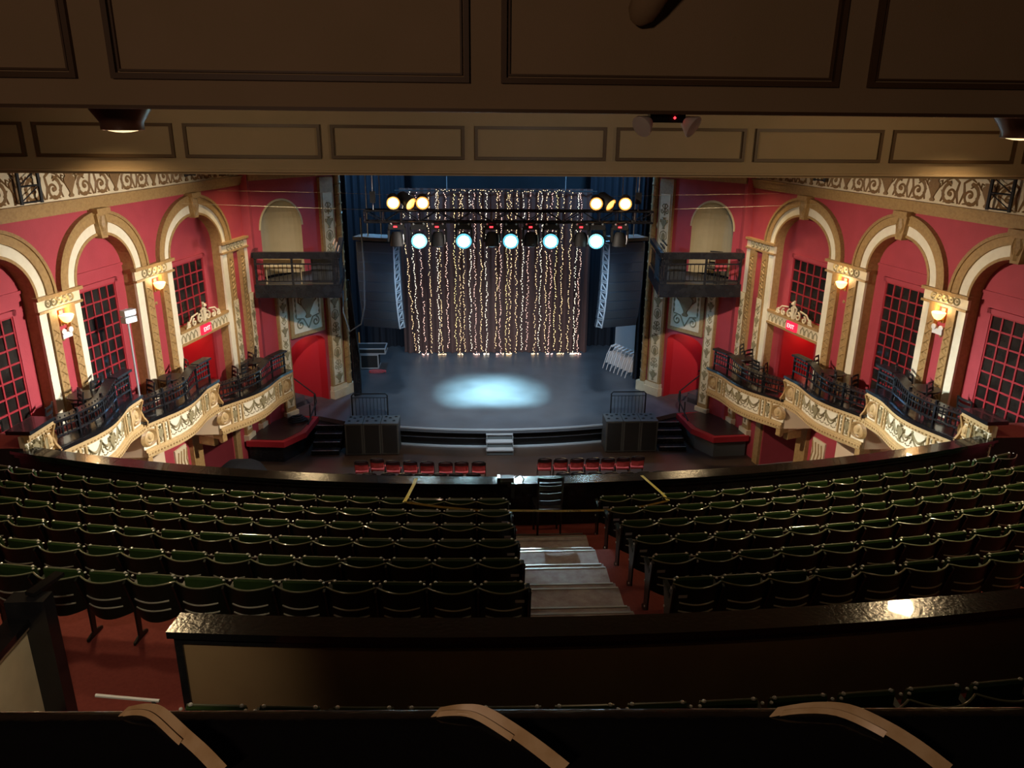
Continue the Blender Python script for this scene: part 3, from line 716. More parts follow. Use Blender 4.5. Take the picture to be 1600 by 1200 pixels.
for x0, x1 in ((-6.4, -3.66), (-3.42, -.90), (-.67, 1.82), (2.05, 4.6)):
    mb = MB(); frame(mb, x0, x1, 10.60, 12.3, .038, 5.955, 6.0); mb.build('panel_moulding', 'beam_moulding', bm2)
    mb = MB(); frame(mb, x0+.05, x1-.05, 10.65, 12.245, .014, 5.97, 6.0); mb.build('panel_bead', 'beam_moulding', bm2)
mb = MB(); mb.span((-10.15, 6.3, 10.6), (10.15, 12, 10.7)); mb.build('ceiling_soffit', 'beam_tan', kind='structure', label='tan soffit between the two ceiling beams over the balcony', cat='ceiling')

# ================================================================== BOX BALCONIES ALONG THE SIDES
SECN = {3: 'lowest box, nearest the stage', 2: 'second box up from the stage', 1: 'third box up from the stage', 0: 'highest box, against the balcony'}
def swag(mb, a0, a1, z, dip, o, d, A):
    n = 10
    pts = [(a0+(a1-a0)*i/n, z-dip*math.sin(PI*i/n)) for i in range(n+1)]
    return pts
for sg in (-1, 1):
    sd = SIDE[sg]
    for sec in (3, 2, 1, 0):
        T = TM(sg, sec); A, B = TIER[sec]; L = math.hypot(B[0]-A[0], B[1]-A[1])
        bx = thing('box_balcony', f'cream and gold relief fronted {sd} side balcony, {SECN[sec]}', 'balcony', (sg*A[0], A[1], A[2]-.9), group='side box balconies')
        n = 20
        mb = MB(T); mb.span((0, -.86, -.10), (1, -.10, 0), n); mb.build('front_panel', 'cream_white', bx)
        mb = MB(T); mb.span((-.004, -.07, -.30), (1.004, 0, .13), n); mb.build('cap', 'black_gloss', bx)
        mb = MB(T); mb.span((0, -.15, -.05), (1, -.07, .10), n); mb.span((0, -.22, -.05), (1, -.15, .055), n); mb.build('upper_moulding', 'gold_pale', bx)
        mb = MB(T); mb.span((0, -.76, -.05), (1, -.70, .05), n); mb.span((0, -.86, -.05), (1, -.76, .085), n); mb.span((0, -.92, -.2), (1, -.86, .03), n); mb.build('lower_moulding', 'gold_pale', bx)
        mb = MB(T)                                    # bead rows
        nb = int(L/.085)
        for i in range(nb):
            a = (i+.5)/nb; mb.boss(a, -.185, .028/L, .026, .055, .018, 6); mb.boss(a, -.81, .028/L, .03, .085, .02, 6)
        mb.build('bead_rows', 'gold_relief', bx, kind='stuff')
        # floor slab back to the wall
        mb = MB(); ns = 12
        top = []; bot = []
        for i in range(ns+1):
            a = i/ns; x, y, z = tier_pt(sec, a, -.05); xw = wall_x(y)-.01
            top.append(((sg*x, y, z-.32), (sg*xw, y, z-.32))); bot.append(((sg*x, y, z-.88), (sg*xw, y, z-.88)))
        for i in range(ns):
            for q in (top, bot): mb.add([q[i][0], q[i+1][0], q[i+1][1], q[i][1]], [(0, 1, 2, 3)])
        for i in (0, ns): mb.add([top[i][0], top[i][1], bot[i][1], bot[i][0]], [(0, 1, 2, 3)])
        mb.build('floor_slab', 'wall_cream' if sec else 'black_matte', bx)
        mb = MB()
        for i in range(ns): mb.add([(p[0], p[1], p[2]+.005) for p in (top[i][0], top[i+1][0], top[i+1][1], top[i][1])], [(0, 1, 2, 3)])
        mb.build('carpet', 'carpet_red', bx)
        # scrolled end piece at the stage end
        if sec < 3:
            mb = MB(T); e = -.006
            prof = [(-.10, 0), (-.16, .10), (-.30, .05), (-.42, .02), (-.55, .06), (-.66, .14), (-.76, .12), (-.86, .02), (-.86, -.25), (-.10, -.25)]
            vs_ = [(e, z, o) for z, o in prof] + [(e-.05/L, z, o) for z, o in prof]; k = len(prof)
            mb.add(vs_, [tuple(range(k)), tuple(range(2*k-1, k-1, -1))] + [(i, (i+1) % k, (i+1) % k+k, i+k) for i in range(k)]); mb.build('end_scroll', 'gold', bx)
        # console under the near end
        if sec > 0:
            mb = MB(T); mb.span((.955, -1.02, -.55), (1.0, -.88, .06)); mb.span((.955, -1.25, -.75), (1.0, -1.02, -.25)); mb.tube([(.955, -1.05, .0), (1.0, -1.05, .0)], .07, 8); mb.build('console', 'gold', bx)
            mb = MB(T); mb.span((.62, -1.0, -1.1), (1.0, -.9, -.25), 4); mb.build('soffit_panel', 'wall_cream', bx)
        # relief: medallion, urn, flutes, garland, flutes, urn, medallion
        zc = -.46
        for a in ((.062, .938) if sec else (.1,)):
            mb = MB(T); r = .185
            mb.ridge([(a+r/L*math.cos(2*PI*j/20), zc+r*math.sin(2*PI*j/20)) for j in range(21)], .05, 0, .04)
            md = mb.build('medallion', 'gold_relief', bx)
            mb = MB(T); mb.boss(a, zc, .14/L, .14, 0, .03, 14); mb.boss(a+.01/L, zc+.03, .06/L, .085, .02, .045, 10); mb.boss(a-.01/L, zc-.08, .075/L, .04, .02, .035, 8); mb.build('medallion_head', 'gold_pale', md)
        for a0, a1 in (((.118, .135), (.195, .212), (.245, .257), (.762, .774), (.805, .822), (.865, .882)) if sec else ((.19, .21), (.33, .35))):
            mb = MB(T); mb.span((a0, -.70, 0), (a1, -.22, .04)); mb.build('flute', 'gold_pale', bx)
        for a in ((.165, .843) if sec else (.27,)):
            mb = MB(T); u = MB(); urn_motif(u, 0, 0, .20, .40, 0, .03)
            mb.v = [(a+v[0]/L, -.67+v[1], v[2]) for v in u.v]; mb.f = u.f; mb.build('urn_relief', 'olive_relief', bx)
        for a in ((.226, .79) if sec else ()):
            mb = MB(T)
            for i in range(4): mb.boss(a, -.30-.1*i, .022/L, .05, 0, .025, 6)
            mb.build('husk_drop', 'olive_relief', bx)
        g0, g1 = (.27, .75) if sec else (.4, .98)
        cells = 4
        for i in range(cells):                        # swags of the garland
            a0 = g0+(g1-g0)*i/cells; a1 = g0+(g1-g0)*(i+1)/cells
            mb = MB(T)
            for dip, wd in ((.17, .055), (.26, .03)):
                pts = [(a0+(a1-a0)*t/10, -.30-dip*math.sin(PI*t/10)) for t in range(11)]
                k = len(mb.v)
                sub = MB(); sub.ridge([(p[0]*L, p[1]) for p in pts], [wd*(.5+.7*math.sin(PI*t/10)) for t in range(11)], 0, .03)
                mb.add([(v[0]/L, v[1], v[2]) for v in sub.v], sub.f)
            mb.build('swag_relief', 'olive_relief', bx)
        for i in range(cells+1):
            a = g0+(g1-g0)*i/cells; mb = MB(T); sub = MB()
            if i == cells//2: urn_motif(sub, 0, -.64, .30, .40, 0, .035)
            else:
                sub.boss(0, -.29, .035, .035, 0, .03, 8)
                for j in range(3): sub.boss((j-1)*.05, -.44-.07*(j % 2), .025, .04, 0, .022, 6)
                sub.ridge([(0, -.32), (.02, -.45), (-.02, -.56)], .025, 0, .02)
            mb.add([(a+v[0]/L, v[1], v[2]) for v in sub.v], sub.f)
            mb.build('knot_relief', 'olive_relief', bx)
        for i in range(cells*2):                      # leaf sprigs below the swags
            a = g0+(g1-g0)*(i+.5)/(cells*2); mb = MB(T); sub = MB()
            for m in (-1, 0, 1): sub.boss(m*.05, -.63+.02*abs(m), .03, .016, 0, .02, 6, rot=m*.7)
            mb.add([(a+v[0]/L, v[1], v[2]) for v in sub.v], sub.f); mb.build('sprig_relief', 'olive_relief', bx)
        # railing on the cap
        if sec == 0: continue
        rl = thing('box_railing', f'black railing with thin balusters on the {sd} {SECN[sec]}', 'railing', (sg*A[0], A[1], A[2]), group='box railings')
        hi, lo_ = .56, .44
        mb = MB(T); mb.span((.0, hi-.02, -.24), (.20, hi+.03, -.02), 3); mb.build('raised_rail', 'black_rail', rl)
        mb = MB(T); mb.span((.0, hi-.16, -.16), (.20, hi-.12, -.10), 3); mb.build('raised_lower_rail', 'black_rail', rl)
        mb = MB(T)
        for i in range(15):
            pass
        ns = 18
        for i in range(ns):
            a0 = .20+.80*i/ns; a1 = .20+.80*(i+1)/ns
            zf = lambda a: lo_ + (hi-lo_)*(.5+.5*math.cos(PI*min(1, (a-.20)/.35)))
            mb.add([(a0, zf(a0)-.02, -.26), (a1, zf(a1)-.02, -.26), (a1, zf(a1)-.02, -.04), (a0, zf(a0)-.02, -.04), (a0, zf(a0)+.02, -.26), (a1, zf(a1)+.02, -.26), (a1, zf(a1)+.02, -.04), (a0, zf(a0)+.02, -.04)],
                   [(0, 1, 2, 3), (4, 5, 6, 7), (0, 1, 5, 4), (2, 3, 7, 6), (0, 3, 7, 4), (1, 2, 6, 5)])
        mb.build('top_rail', 'black_rail', rl)
        mb = MB(T); mb.span((.0, .10, -.16), (1, .14, -.11), n); mb.build('bottom_rail', 'black_rail', rl)
        mb = MB(T); mb.span((.0, lo_-.17, -.15), (1, lo_-.14, -.12), n); mb.build('middle_rail', 'black_rail', rl)
        for i in range(30):
            a = (i+.5)/30
            p = T(a, .28, -.135)
            bit('baluster', p, (.018, .018, .40), 'black_rail', rl)
        for a in (.005, .20, .46, .73, .995):
            p = T(a, .25, -.135); bit('post', p, (.045, .045, .56), 'black_rail', rl)

# ------------------------------------------------------------------ ladder-back chairs and small tables in the boxes
def make_ladder_chair():
    c = thing('ladder_back_chair', 'x', 'chair')
    for sx in (-1, 1):
        MB().tube([(sx*.18, -.20, 0), (sx*.18, -.19, .45), (sx*.19, -.26, .95)], .017, 6).build('back_post', 'chair_black', c)
        MB().tube([(sx*.19, .20, 0), (sx*.19, .20, .44)], .017, 6).build('leg', 'chair_black', c)
    for z in (.55, .66, .77, .90):
        mb = MB(); n = 6; y = -.205-.06*(z-.45)/.5
        mb.band([(-.185+.37*i/n, y-.035*math.sin(PI*i/n)) for i in range(n+1)], [(-.185+.37*i/n, y+.014-.035*math.sin(PI*i/n)) for i in range(n+1)], z, z+(.065 if z < .9 else .05))
        mb.build('slat', 'chair_black', c)
    mb = MB(); mb.prism([(-.2, -.2), (.2, -.2), (.22, .22), (-.22, .22)], .44, .475); mb.build('seat', 'chair_black', c)
    for z, y in ((.2, .2), (.25, -.19)): MB().tube([(-.18, y, z), (.18, y, z)], .01, 5).build('stretcher', 'chair_black', c)
    return c
def make_table():
    t = thing('cafe_table', 'x', 'table')
    MB().lathe([(0, .72), (.30, .72), (.31, .735), (.30, .75), (0, .75)], n=20).build('table_top', 'chair_black', t)
    MB().tube([(0, 0, .02), (0, 0, .72)], .03, 8).build('pedestal', 'chair_black', t)
    MB().lathe([(.24, 0), (.22, .03), (.04, .05), (0, .05)], n=14).build('base', 'chair_black', t)
    return t
lc = make_ladder_chair(); ct = make_table(); used = {'c': False, 't': False}
def put(kind, loc, rz, label):
    src = lc if kind == 'c' else ct
    g = 'ladder-back chairs in the boxes' if kind == 'c' else 'small tables in the boxes'
    if not used[kind]:
        used[kind] = True; src.location = loc; src.rotation_euler = (0, 0, rz); src['label'] = label; src['group'] = g; return src
    return copy_tree(src, loc, rz, label, g)
SPOTS = {3: [('c', .12, 1.15, 2.0), ('c', .30, .95, 2.4), ('t', .24, .62, 0), ('c', .52, .75, 1.6), ('c', .70, .62, 2.2)],
         2: [('c', .22, .62, 2.2), ('t', .40, .55, 0), ('c', .55, .65, 1.7), ('c', .76, .6, 2.6)],
         1: [('c', .12, .60, 2.0), ('c', .28, .66, 1.7), ('t', .42, .55, 0), ('c', .56, .68, 2.3), ('c', .82, .7, 1.6)]}
for sg in (-1, 1):
    for sec, lst in SPOTS.items():
        zf = lambda a: TIER[sec][0][2]+(TIER[sec][1][2]-TIER[sec][0][2])*a-.31
        kc = 0
        for (kind, a, off, rz) in lst:
            x, y, z = tier_pt(sec, a, -off)
            lab = f'ladder-back chair in the {SIDE[sg]} {SECN[sec].split(",")[0]}, {ORD[kc]} from stage end' if kind == 'c' else f'small round black table among chairs in the {SIDE[sg]} {SECN[sec].split(",")[0]}'
            if kind == 'c': kc += 1
            put(kind, (sg*x, y, zf(a)), (rz if sg < 0 else -rz)+random.uniform(-.25, .25) , lab)

# work light on a stand in the left second box
wl_ = thing('work_light', 'twin head silver work light on a thin pole in the left box', 'work light', (-8.62, 17.2, 3.28))
MB().tube([(-8.62, 17.2, 3.28), (-8.62, 17.2, 6.02)], .022, 8).build('pole', 'alu', wl_)
for a in range(3):
    an = 2*PI*a/3+.4; MB().tube([(-8.62, 17.2, 3.7), (-8.62+.3*math.cos(an), 17.2+.3*math.sin(an), 3.29)], .014, 5).build('leg', 'alu', wl_)
for z in (6.05, 6.21):
    bit('lamp_head', (-8.56, 17.14, z), (.16, .30, .13), 'grey_plastic', wl_, rz=-.5)
    bit('lamp_face', (-8.485, 17.09, z), (.02, .22, .08), 'lens_work', wl_, rz=-.5)
bit('cross_bar', (-8.62, 17.2, 6.13), (.04, .04, .3), 'alu', wl_)
# black ladder frames hung in front of the frieze
for sg in (-1, 1):
    W = WM(sg)
    for (yy, zb, nm) in ((15.58 if sg < 0 else 14.97, 8.74, 'near the balcony'), (21.2 if sg < 0 else 20.7, 8.88, 'near the stage')):
        fr = thing('lighting_ladder', f'black ladder frame hung before the {SIDE[sg]} frieze, {nm}', 'ladder frame', W(yy, zb, .14), group='lighting ladders')
        wd = .26 if zb < 8.8 else .22
        for m in (-1, 1): MB(W).tube([(yy+m*wd, zb, .14), (yy+m*wd, 9.8, .14)], .035, 6).build('upright', 'black_matte', fr)
        for z in (zb+.03, zb+.33, zb+.62): MB(W).tube([(yy-wd, z, .14), (yy+wd, z, .14)], .018, 5).build('rung', 'black_matte', fr)
        for q in (0, 1): MB(W).tube([(yy-wd, zb+.3*q+.05, .14), (yy+wd, zb+.3*q+.33, .14)], .012, 5).build('brace', 'black_matte', fr)

# ------------------------------------------------------------------ stage boxes high beside the opening
for sg in (-1, 1):
    sd = SIDE[sg]
    b = thing('stage_box', f'black railed box balcony under the arched niche, {sd} of the stage', 'balcony', (sg*6.2, 23.4, 5.2), group='stage boxes')
    poly = [(4.90, 23.3), (7.42, 23.3), (7.62, 24.3), (7.2, 24.9), (5.6, 27.1), (5.30, 26.6)]
    mb = MB(); mb.prism([(sg*x, y) for x, y in poly], 5.2, 5.50); mb.build('box_floor', 'black_matte', b)
    mb = MB(); mb.span((sg*4.88, 23.22, 5.18), (sg*7.44, 23.32, 5.58)); mb.build('front_fascia', 'black_rail', b)
    mb = MB(); mb.prism([(sg*x, y) for x, y in ((4.88, 23.25), (4.98, 23.25), (5.38, 26.6), (5.28, 26.6))], 5.18, 5.58); mb.build('side_fascia', 'black_rail', b)
    edge = [(4.93, 23.30), (7.40, 23.30)]
    zt = 6.52
    for (zz, hh, dp) in ((zt-.06, .20, .14), (6.20, .04, .05), (5.68, .04, .05)):
        bit('front_rail', (sg*6.165, 23.30, zz), (2.50, dp, hh), 'black_rail', b)
        mb = MB(); mb.tube([(sg*4.93, 23.3, zz), (sg*5.32, 26.5, zz)], hh/2+.008, 4); mb.build('side_rail', 'black_rail', b)
        mb = MB(); mb.tube([(sg*7.40, 23.3, zz), (sg*7.58, 24.2, zz)], hh/2+.008, 4); mb.build('side_rail', 'black_rail', b)
    for i in range(19): bit('baluster', (sg*(5.05+2.3*i/18), 23.30, 5.94), (.016, .016, .52), 'black_rail', b)
    for i in range(16): bit('baluster', (sg*(4.95+.36*i/15), 23.4+3.0*i/15, 5.94), (.016, .016, .52), 'black_rail', b)
    for x in (4.95, 5.05, 6.3, 7.38): bit('post', (sg*x, 23.30, 6.0), (.06 if x != 5.05 else .10, .06, 1.0), 'black_rail', b)
    for k in range(3): bit('louvre', (sg*(5.0+.06*k), 23.95+.0*k, 6.56+.10*k), (.03, 1.1, .045), 'vent_stripe' if sg < 0 else 'black_rail', b, rz=-sg*.12)
    bit('side_vent', (sg*5.02, 24.2, 5.38), (.02, .55, .28), 'vent_stripe' if sg < 0 else 'black_rail', b, rz=-sg*.12)
    s = thing('stage_monitor', f'black wedge loudspeaker standing in the {sd} stage box', 'loudspeaker', (sg*5.45, 24.3, 5.5))
    mb = MB(); mb.prism([(-.42, -.35), (.42, -.35), (.42, .35), (-.42, .35)], 0, .95)
    mb.v = [(sg*5.45+x, 24.3+y, 5.5+z*.9) for x, y, z in mb.v]; mb.build('cabinet', 'black_cloth', s)
    mb = MB(); mb.span((sg*5.45-.36, 23.93, 5.6), (sg*5.45+.36, 23.945, 6.38)); mb.build('grille', 'grille', s)
    if sg > 0:
        put('c', (6.75, 24.0, 5.5), 2.6, 'black ladder-back chair in the right stage box near the niche')
        r = thing('padded_chair', 'dark red padded seat back behind the right stage box rail', 'chair', (6.95, 23.75, 5.5))
        mb = MB(); mb.span((6.72, 23.72, 5.95), (7.12, 23.78, 6.3)); mb.build('pad', 'pad_red', r)
        for m in (6.74, 7.10): bit('leg', (m, 23.8, 5.72), (.03, .03, .46), 'chair_black', r)
        bit('seat', (6.92, 23.95, 5.93), (.4, .4, .06), 'pad_red', r)
    else:
        t = thing('wooden_panel', 'tan wooden board behind the left stage box rail', 'board', (-6.8, 23.7, 5.5))
        mb = MB(); mb.span((-7.25, 23.7, 5.98), (-6.1, 23.74, 6.27)); mb.build('board', 'niche_tan', t)
        for x in (-7.2, -6.15): bit('leg', (x, 23.75, 5.74), (.04, .04, .5), 'niche_tan', t)

# ================================================================== STAGE
# drapes
def drape(name, x0, x1, y, z0, z1, amp, n, material, label, parent=None):
    mb = MB(); m = n*8; ph = random.random()*6
    for i in range(m+1):
        x = x0+(x1-x0)*i/m; d = amp*(math.sin(i/8*2*PI)+.45*math.sin(i/8*2*PI*.37+ph))
        mb.v += [(x, y+d*.6, z1), (x+.02*math.sin(i), y+d, z0)]
    for i in range(m): mb.f.append((2*i, 2*i+2, 2*i+3, 2*i+1))
    o = mb.build(name, material, smooth=True, label=label, cat='curtain'); return o
drape('backdrop_curtain', -3.85, 4.05, 32.2, .76, 7.7, .09, 26, 'drape_maroon', 'dark maroon pleated backdrop curtain behind the fairy lights')
drape('side_curtain', -7.2, -3.7, 33.2, .76, 8.5, .10, 12, 'drape_navy', 'navy black side curtain behind the left loudspeaker array')
drape('side_curtain', 4.1, 7.2, 33.2, .76, 8.5, .10, 10, 'drape_navy', 'navy black side curtain behind the right loudspeaker array')
drape('curtain_leg', -6.4, -5.35, 28.4, .76, 8.6, .08, 6, 'drape_navy', 'bunched black curtain leg with cables at the left stage edge')
drape('curtain_leg', 5.35, 6.4, 28.4, .76, 8.6, .08, 6, 'drape_navy', 'bunched black curtain leg at the right stage edge')
# fairy light strands
UT = [636, 650, 668, 681, 691, 704, 709, 718, 728, 738, 747, 759, 766, 777, 784, 792, 803, 812, 821, 828, 837, 847, 857, 870, 879, 890, 901, 909]
bulbs = ['bulb_warm', 'bulb_white', 'bulb_pink', 'bulb_gold', 'bulb_warm', 'bulb_white']
XB = [-3.35+ (3.62+3.35)*i/29 for i in range(30)]
rnd = random.Random(11)
for i, x in enumerate(XB):
    x += rnd.uniform(-.08, .08); xt = x+rnd.uniform(-.06, .06)+(.0 if i > 2 else -.42+.14*i)
    if i == 0: xt = -3.75
    zend = rnd.choice([.80, .80, .82, .95, 1.05, .80])
    st = thing('fairy_light_strand', f'glowing fairy light strand on the stage curtain, {ORD[i]} from the left', 'string light', (x, 31.9, zend), group='fairy light strands')
    pts = []; N = 100; ph = rnd.random()*9
    for j in range(N+1):
        t = j/N; z = 7.55-(7.55-zend)*t
        pts.append((xt+(x-xt)*t+.028*math.sin(j*.23+ph)+.016*math.sin(j*.83+ph*2)+rnd.uniform(-.012, .012), 31.93+.02*math.sin(j*.5+ph), z))
    MB().tube(pts[::3], .006, 3).build('wire', 'wire_dark', st)
    mb = MB()
    for (px, py, pz) in pts:
        if rnd.random() < .12: continue
        px += rnd.uniform(-.03, .03); pz += rnd.uniform(-.02, .02); r = rnd.uniform(.013, .019); py -= .02
        mb.add([(px+r, py, pz), (px-r, py, pz), (px, py+r, pz), (px, py-r, pz), (px, py, pz+r*1.2), (px, py, pz-r*1.2)],
               [(0, 2, 4), (2, 1, 4), (1, 3, 4), (3, 0, 4), (2, 0, 5), (1, 2, 5), (3, 1, 5), (0, 3, 5)])
    if zend < .81:                                    # slack coiled on the floor
        for q in range(9):
            px, py, pz, r = x+rnd.uniform(-.16, .16), 31.9+rnd.uniform(-.16, 0), .79, .022
            mb.add([(px+r, py, pz), (px-r, py, pz), (px, py+r, pz), (px, py-r, pz), (px, py, pz+r*1.2), (px, py, pz-r*1.2)],
                   [(0, 2, 4), (2, 1, 4), (1, 3, 4), (3, 0, 4), (2, 0, 5), (1, 2, 5), (3, 1, 5), (0, 3, 5)])
    mb.build('bulbs', bulbs[(i*7+i//3) % 6], st, kind='stuff')
# the batten the strands hang from
bt = thing('batten', 'thin black pipe carrying the fairy lights over the stage', 'pipe', (0, 31.95, 7.6))
MB().tube([(-4.0, 31.95, 7.62), (4.2, 31.95, 7.62)], .03, 8).build('pipe', 'black_matte', bt)
for x in (-1.9, 2.9): MB().tube([(x, 31.95, 7.62), (x, 31.95, 10.2)], .012, 5).build('lift_line', 'grey_plastic', bt)
mb = MB()
for i in range(70):
    px, pz, py, r = -2.3+5.7*i/69+rnd.uniform(-.03, .03), 7.63+rnd.uniform(-.03, .05), 31.9, .016
    if rnd.random() < .35: continue
    mb.add([(px+r, py, pz), (px-r, py, pz), (px, py+r, pz), (px, py-r, pz), (px, py, pz+r), (px, py, pz-r)], [(0, 2, 4), (2, 1, 4), (1, 3, 4), (3, 0, 4), (2, 0, 5), (1, 2, 5), (3, 1, 5), (0, 3, 5)])
mb.build('bulbs', 'bulb_warm', bt, kind='stuff')

# lighting truss with its fixtures
TY = 18.5
tr = thing('lighting_truss', 'long box truss hung in front of the stage carrying the lamps', 'truss', (0, TY, 8.05))
ch = [(TY-.14, 8.06), (TY+.14, 8.06), (TY-.14, 8.32), (TY+.14, 8.32)]
for (y, z) in ch: MB().tube([(-3.4, y, z), (3.4, y, z)], .025, 8).build('chord', 'black_rail', tr)
k = 0
for i in range(17):
    x = -3.4+.425*i
    for (p, q) in ((0, 1), (2, 3), (0, 2), (1, 3)): stick('spacer', (x, *ch[p]), (x, *ch[q]), .012, 'black_rail', tr, 5)
    if i < 16:
        x2 = x+.425
        for (p, q) in ((0, 2), (1, 3)):
            a, b_ = (ch[p], ch[q]) if i % 2 else (ch[q], ch[p])
            stick('diagonal', (x, *a), (x2, *b_), .011, 'black_rail', tr, 5)
for x in (-3.2, 3.05):
    stick('hoist_chain', (x, TY, 8.32), (x, TY, 10.3), .012, 'grey_plastic', tr, 5)
    bit('hoist_body', (x, TY, 8.62), (.12, .12, .26), 'black_matte', tr)
# par cans
for i, (x, tx, ty, dim) in enumerate(((-2.72, -1.7, 15.8, 0), (-2.36, -.2, 17.6, 1), (-2.04, -1.8, 13.5, 0), (2.03, 1.2, 11, 0), (2.32, 3.0, 17.5, 1), (2.72, 1.5, 14.5, 0))):
    sidew = 'left' if x < 0 else 'right'
    p = thing('par_can', f'round stage lamp glowing amber over the truss, {ORD[i % 3]} of the {sidew} three', 'stage lamp', (x, TY-.1, 8.55), group='amber par cans')
    d = Vector((tx*.6-.3, ty*.5, 6.2)) - Vector((x, TY-.1, 8.52)); d = Vector((1.2 if x < 0 else .9, -1.0, -.8)) if dim else d
    q = d.to_track_quat('Z', 'Y').to_matrix()
    mb = MB(); mb.lathe([(.08, -.32), (.13, -.25), (.145, -.05), (.165, .10), (.158, .10), (.14, .02), (.14, -.02)], (x, TY-.1, 8.52), 16, mtx=q); mb.build('can', 'black_matte', p, smooth=True)
    mb = MB(); mb.lathe([(0, .085), (.11, .075), (.148, .05)], (x, TY-.1, 8.52), 16, mtx=q); mb.build('lens', 'lens_warm_dim' if dim else 'lens_warm', p, smooth=True)
    mb = MB(); mb.lathe([(.122, .066), (.152, .055), (.158, .08), (.124, .085), (.122, .066)], (x, TY-.1, 8.52), 18, mtx=q, caps=False); mb.build('glow_ring', 'glow_ring_warm', p, smooth=True)  # added ring imitates the lamp's glow
    for m in (-1, 1): stick('yoke', (x+m*.15, TY-.1, 8.52), (x+m*.10, TY-.1, 8.33), .012, 'black_matte', p, 5)
    bit('clamp', (x, TY-.1, 8.33), (.22, .04, .04), 'black_matte', p)
# hanging moving heads; five lit
def moving_head(x, lit, label, target):
    p = thing('moving_head', label, 'stage lamp', (x, TY, 7.9), group='lit stage lamps' if lit else 'dark stage lamps')
    bit('base', (x, TY, 7.95), (.36, .26, .12), 'black_matte', p)
    for m in (-1, 1):
        bit('yoke_arm', (x+m*.185, TY, 7.76), (.045, .14, .34), 'black_matte', p)
        stick('clamp', (x+m*.12, TY-.14, 8.06), (x+m*.12, TY-.1, 8.0), .03, 'alu', p, 6)
    c = Vector((x, TY, 7.66)); d = (Vector(target)-c).normalized(); q = d.to_track_quat('Z', 'Y').to_matrix()
    mb = MB(); mb.lathe([(0, -.17), (.10, -.16), (.15, -.08), (.165, .05), (.17, .17), (.158, .17), (.15, .14)], c, 16, mtx=q); mb.build('head', 'black_matte', p, smooth=True)
    mb = MB(); mb.lathe([(0, .20), (.10, .19), (.155, .165)], c, 16, mtx=q); mb.build('lens', 'lens_white' if lit else 'lens_dark', p, smooth=True)
    if lit:
        mb = MB(); mb.lathe([(.132, .178), (.150, .168), (.182, .16), (.186, .178), (.138, .196), (.132, .178)], c, 18, mtx=q, caps=False); mb.build('glow_ring', 'glow_ring_white', p, smooth=True)  # added ring imitates the glow round the lens
    if not lit:
        bit('display', (x-.02, TY-.135, 7.955), (.08, .012, .035), 'led_red', p)
        mb = MB(); mb.tube([(x+.155, TY-.1, 7.55), (x+.165, TY-.12, 7.66), (x+.155, TY-.1, 7.77)], .012, 5); mb.build('trim_ring', 'alu', p)
    else:
        ld = c + d*.20
        return ld
for i, x in enumerate((-2.67, -1.70, -.42, .51, 1.71, 2.64)):
    moving_head(x, False, f'dark moving head lamp with red display under the truss, {ORD[i]} from the left', (x*.9, TY-.6, 0))
for i, x in enumerate((-2.15, -1.09, .03, .99, 2.09)):
    # the lamps are tipped towards the hall; their beams cross the air and rake down
    moving_head(x, True, f'brilliant white stage lamp under the truss, {ORD[i]} from the left', (x*.4-.6, 8.0, 5.6))
    lamp('stage_beam', 'SPOT', (x, TY+.3, 7.5), (.42, .84, 1), 34000, (x*.45-.2, 27.0, .75), .1, 15, 1.0)
lamp('stage_wash', 'SPOT', (-2.4, TY+.3, 8.4), (.6, .82, 1), 4200, (-.3, 27.5, .75), .15, 55, 1.0)
lamp('stage_wash', 'SPOT', (2.4, TY+.3, 8.4), (.6, .82, 1), 4200, (.6, 27.5, .75), .15, 55, 1.0)
lamp('stage_blue', 'POINT', (-4.4, 29.6, 9.4), (.2, .55, 1), 700, size=.4)
lamp('stage_blue', 'POINT', (4.4, 29.6, 9.4), (.2, .55, 1), 700, size=.4)

# flown loudspeaker arrays
for sg in (-1, 1):
    la = thing('line_array', f'tall curved column of black loudspeaker cabinets hanging {SIDE[sg]} of the curtain', 'loudspeaker', (sg*3.8, 23.2, 4.2))
    y, z, ang = 23.2, 6.86, 0.
    yaw = sg*.30
    bit('bumper', (sg*3.82, 23.45, 6.97), (1.1, .7, .10), 'black_matte', la, rz=yaw)
    for k in range(9):
        h = .30; ang = .012*k*k*.35
        cy = 23.2+.36; 
        co, si = math.cos(ang), math.sin(ang)
        top = Vector((0, y, z)); 
        def loc(px, py, pz, top=top, co=co, si=si):
            # cabinet leans forward-down with the curve of the array
            X = px; Y_ = py*co - pz*si*-1*0 + top.y + (-pz)*si; Z_ = top.z + pz*co - py*si*.6
            c2, s2 = math.cos(yaw), math.sin(yaw)
            return (sg*3.80 + X*c2 - (Y_-23.2)*s2, 23.2 + X*s2 + (Y_-23.2)*c2, Z_)
        mb = MB(loc); mb.prism([(-.60, 0), (.60, 0), (.58, .60), (-.58, .60)], -h+.008, 0); cb = mb.build('cabinet', 'speaker_black', la)
        mb = MB(loc); mb.span((-.56, -.012, -h+.03), (.56, 0, -.02)); mb.build('grille', 'grille', cb)
        m = -sg                                        # rigging frame on the side that faces the stage centre
        mb = MB(loc)
        for (p, q) in (((0, -.02), (.40, -.02)), ((0, -h+.03), (.40, -h+.03)), ((0, 0), (0, -h)), ((.40, 0), (.40, -h)), ((0, -h+.05), (.40, -.05))):
            xx = lambda yy: m*(.610-.03*yy)
            mb.tube([(xx(p[0]), p[0], p[1]), (xx(q[0]), q[0], q[1])], .022, 4)
        mb.build('rigging_plate', 'rig_grey', cb)
        y += h*si; z -= h*co
    for x in (-.2, .2): stick('suspension', (sg*3.82+x, 23.5, 7.0), (sg*3.82+x, 23.5, 10.3), .012, 'grey_plastic', la, 5)

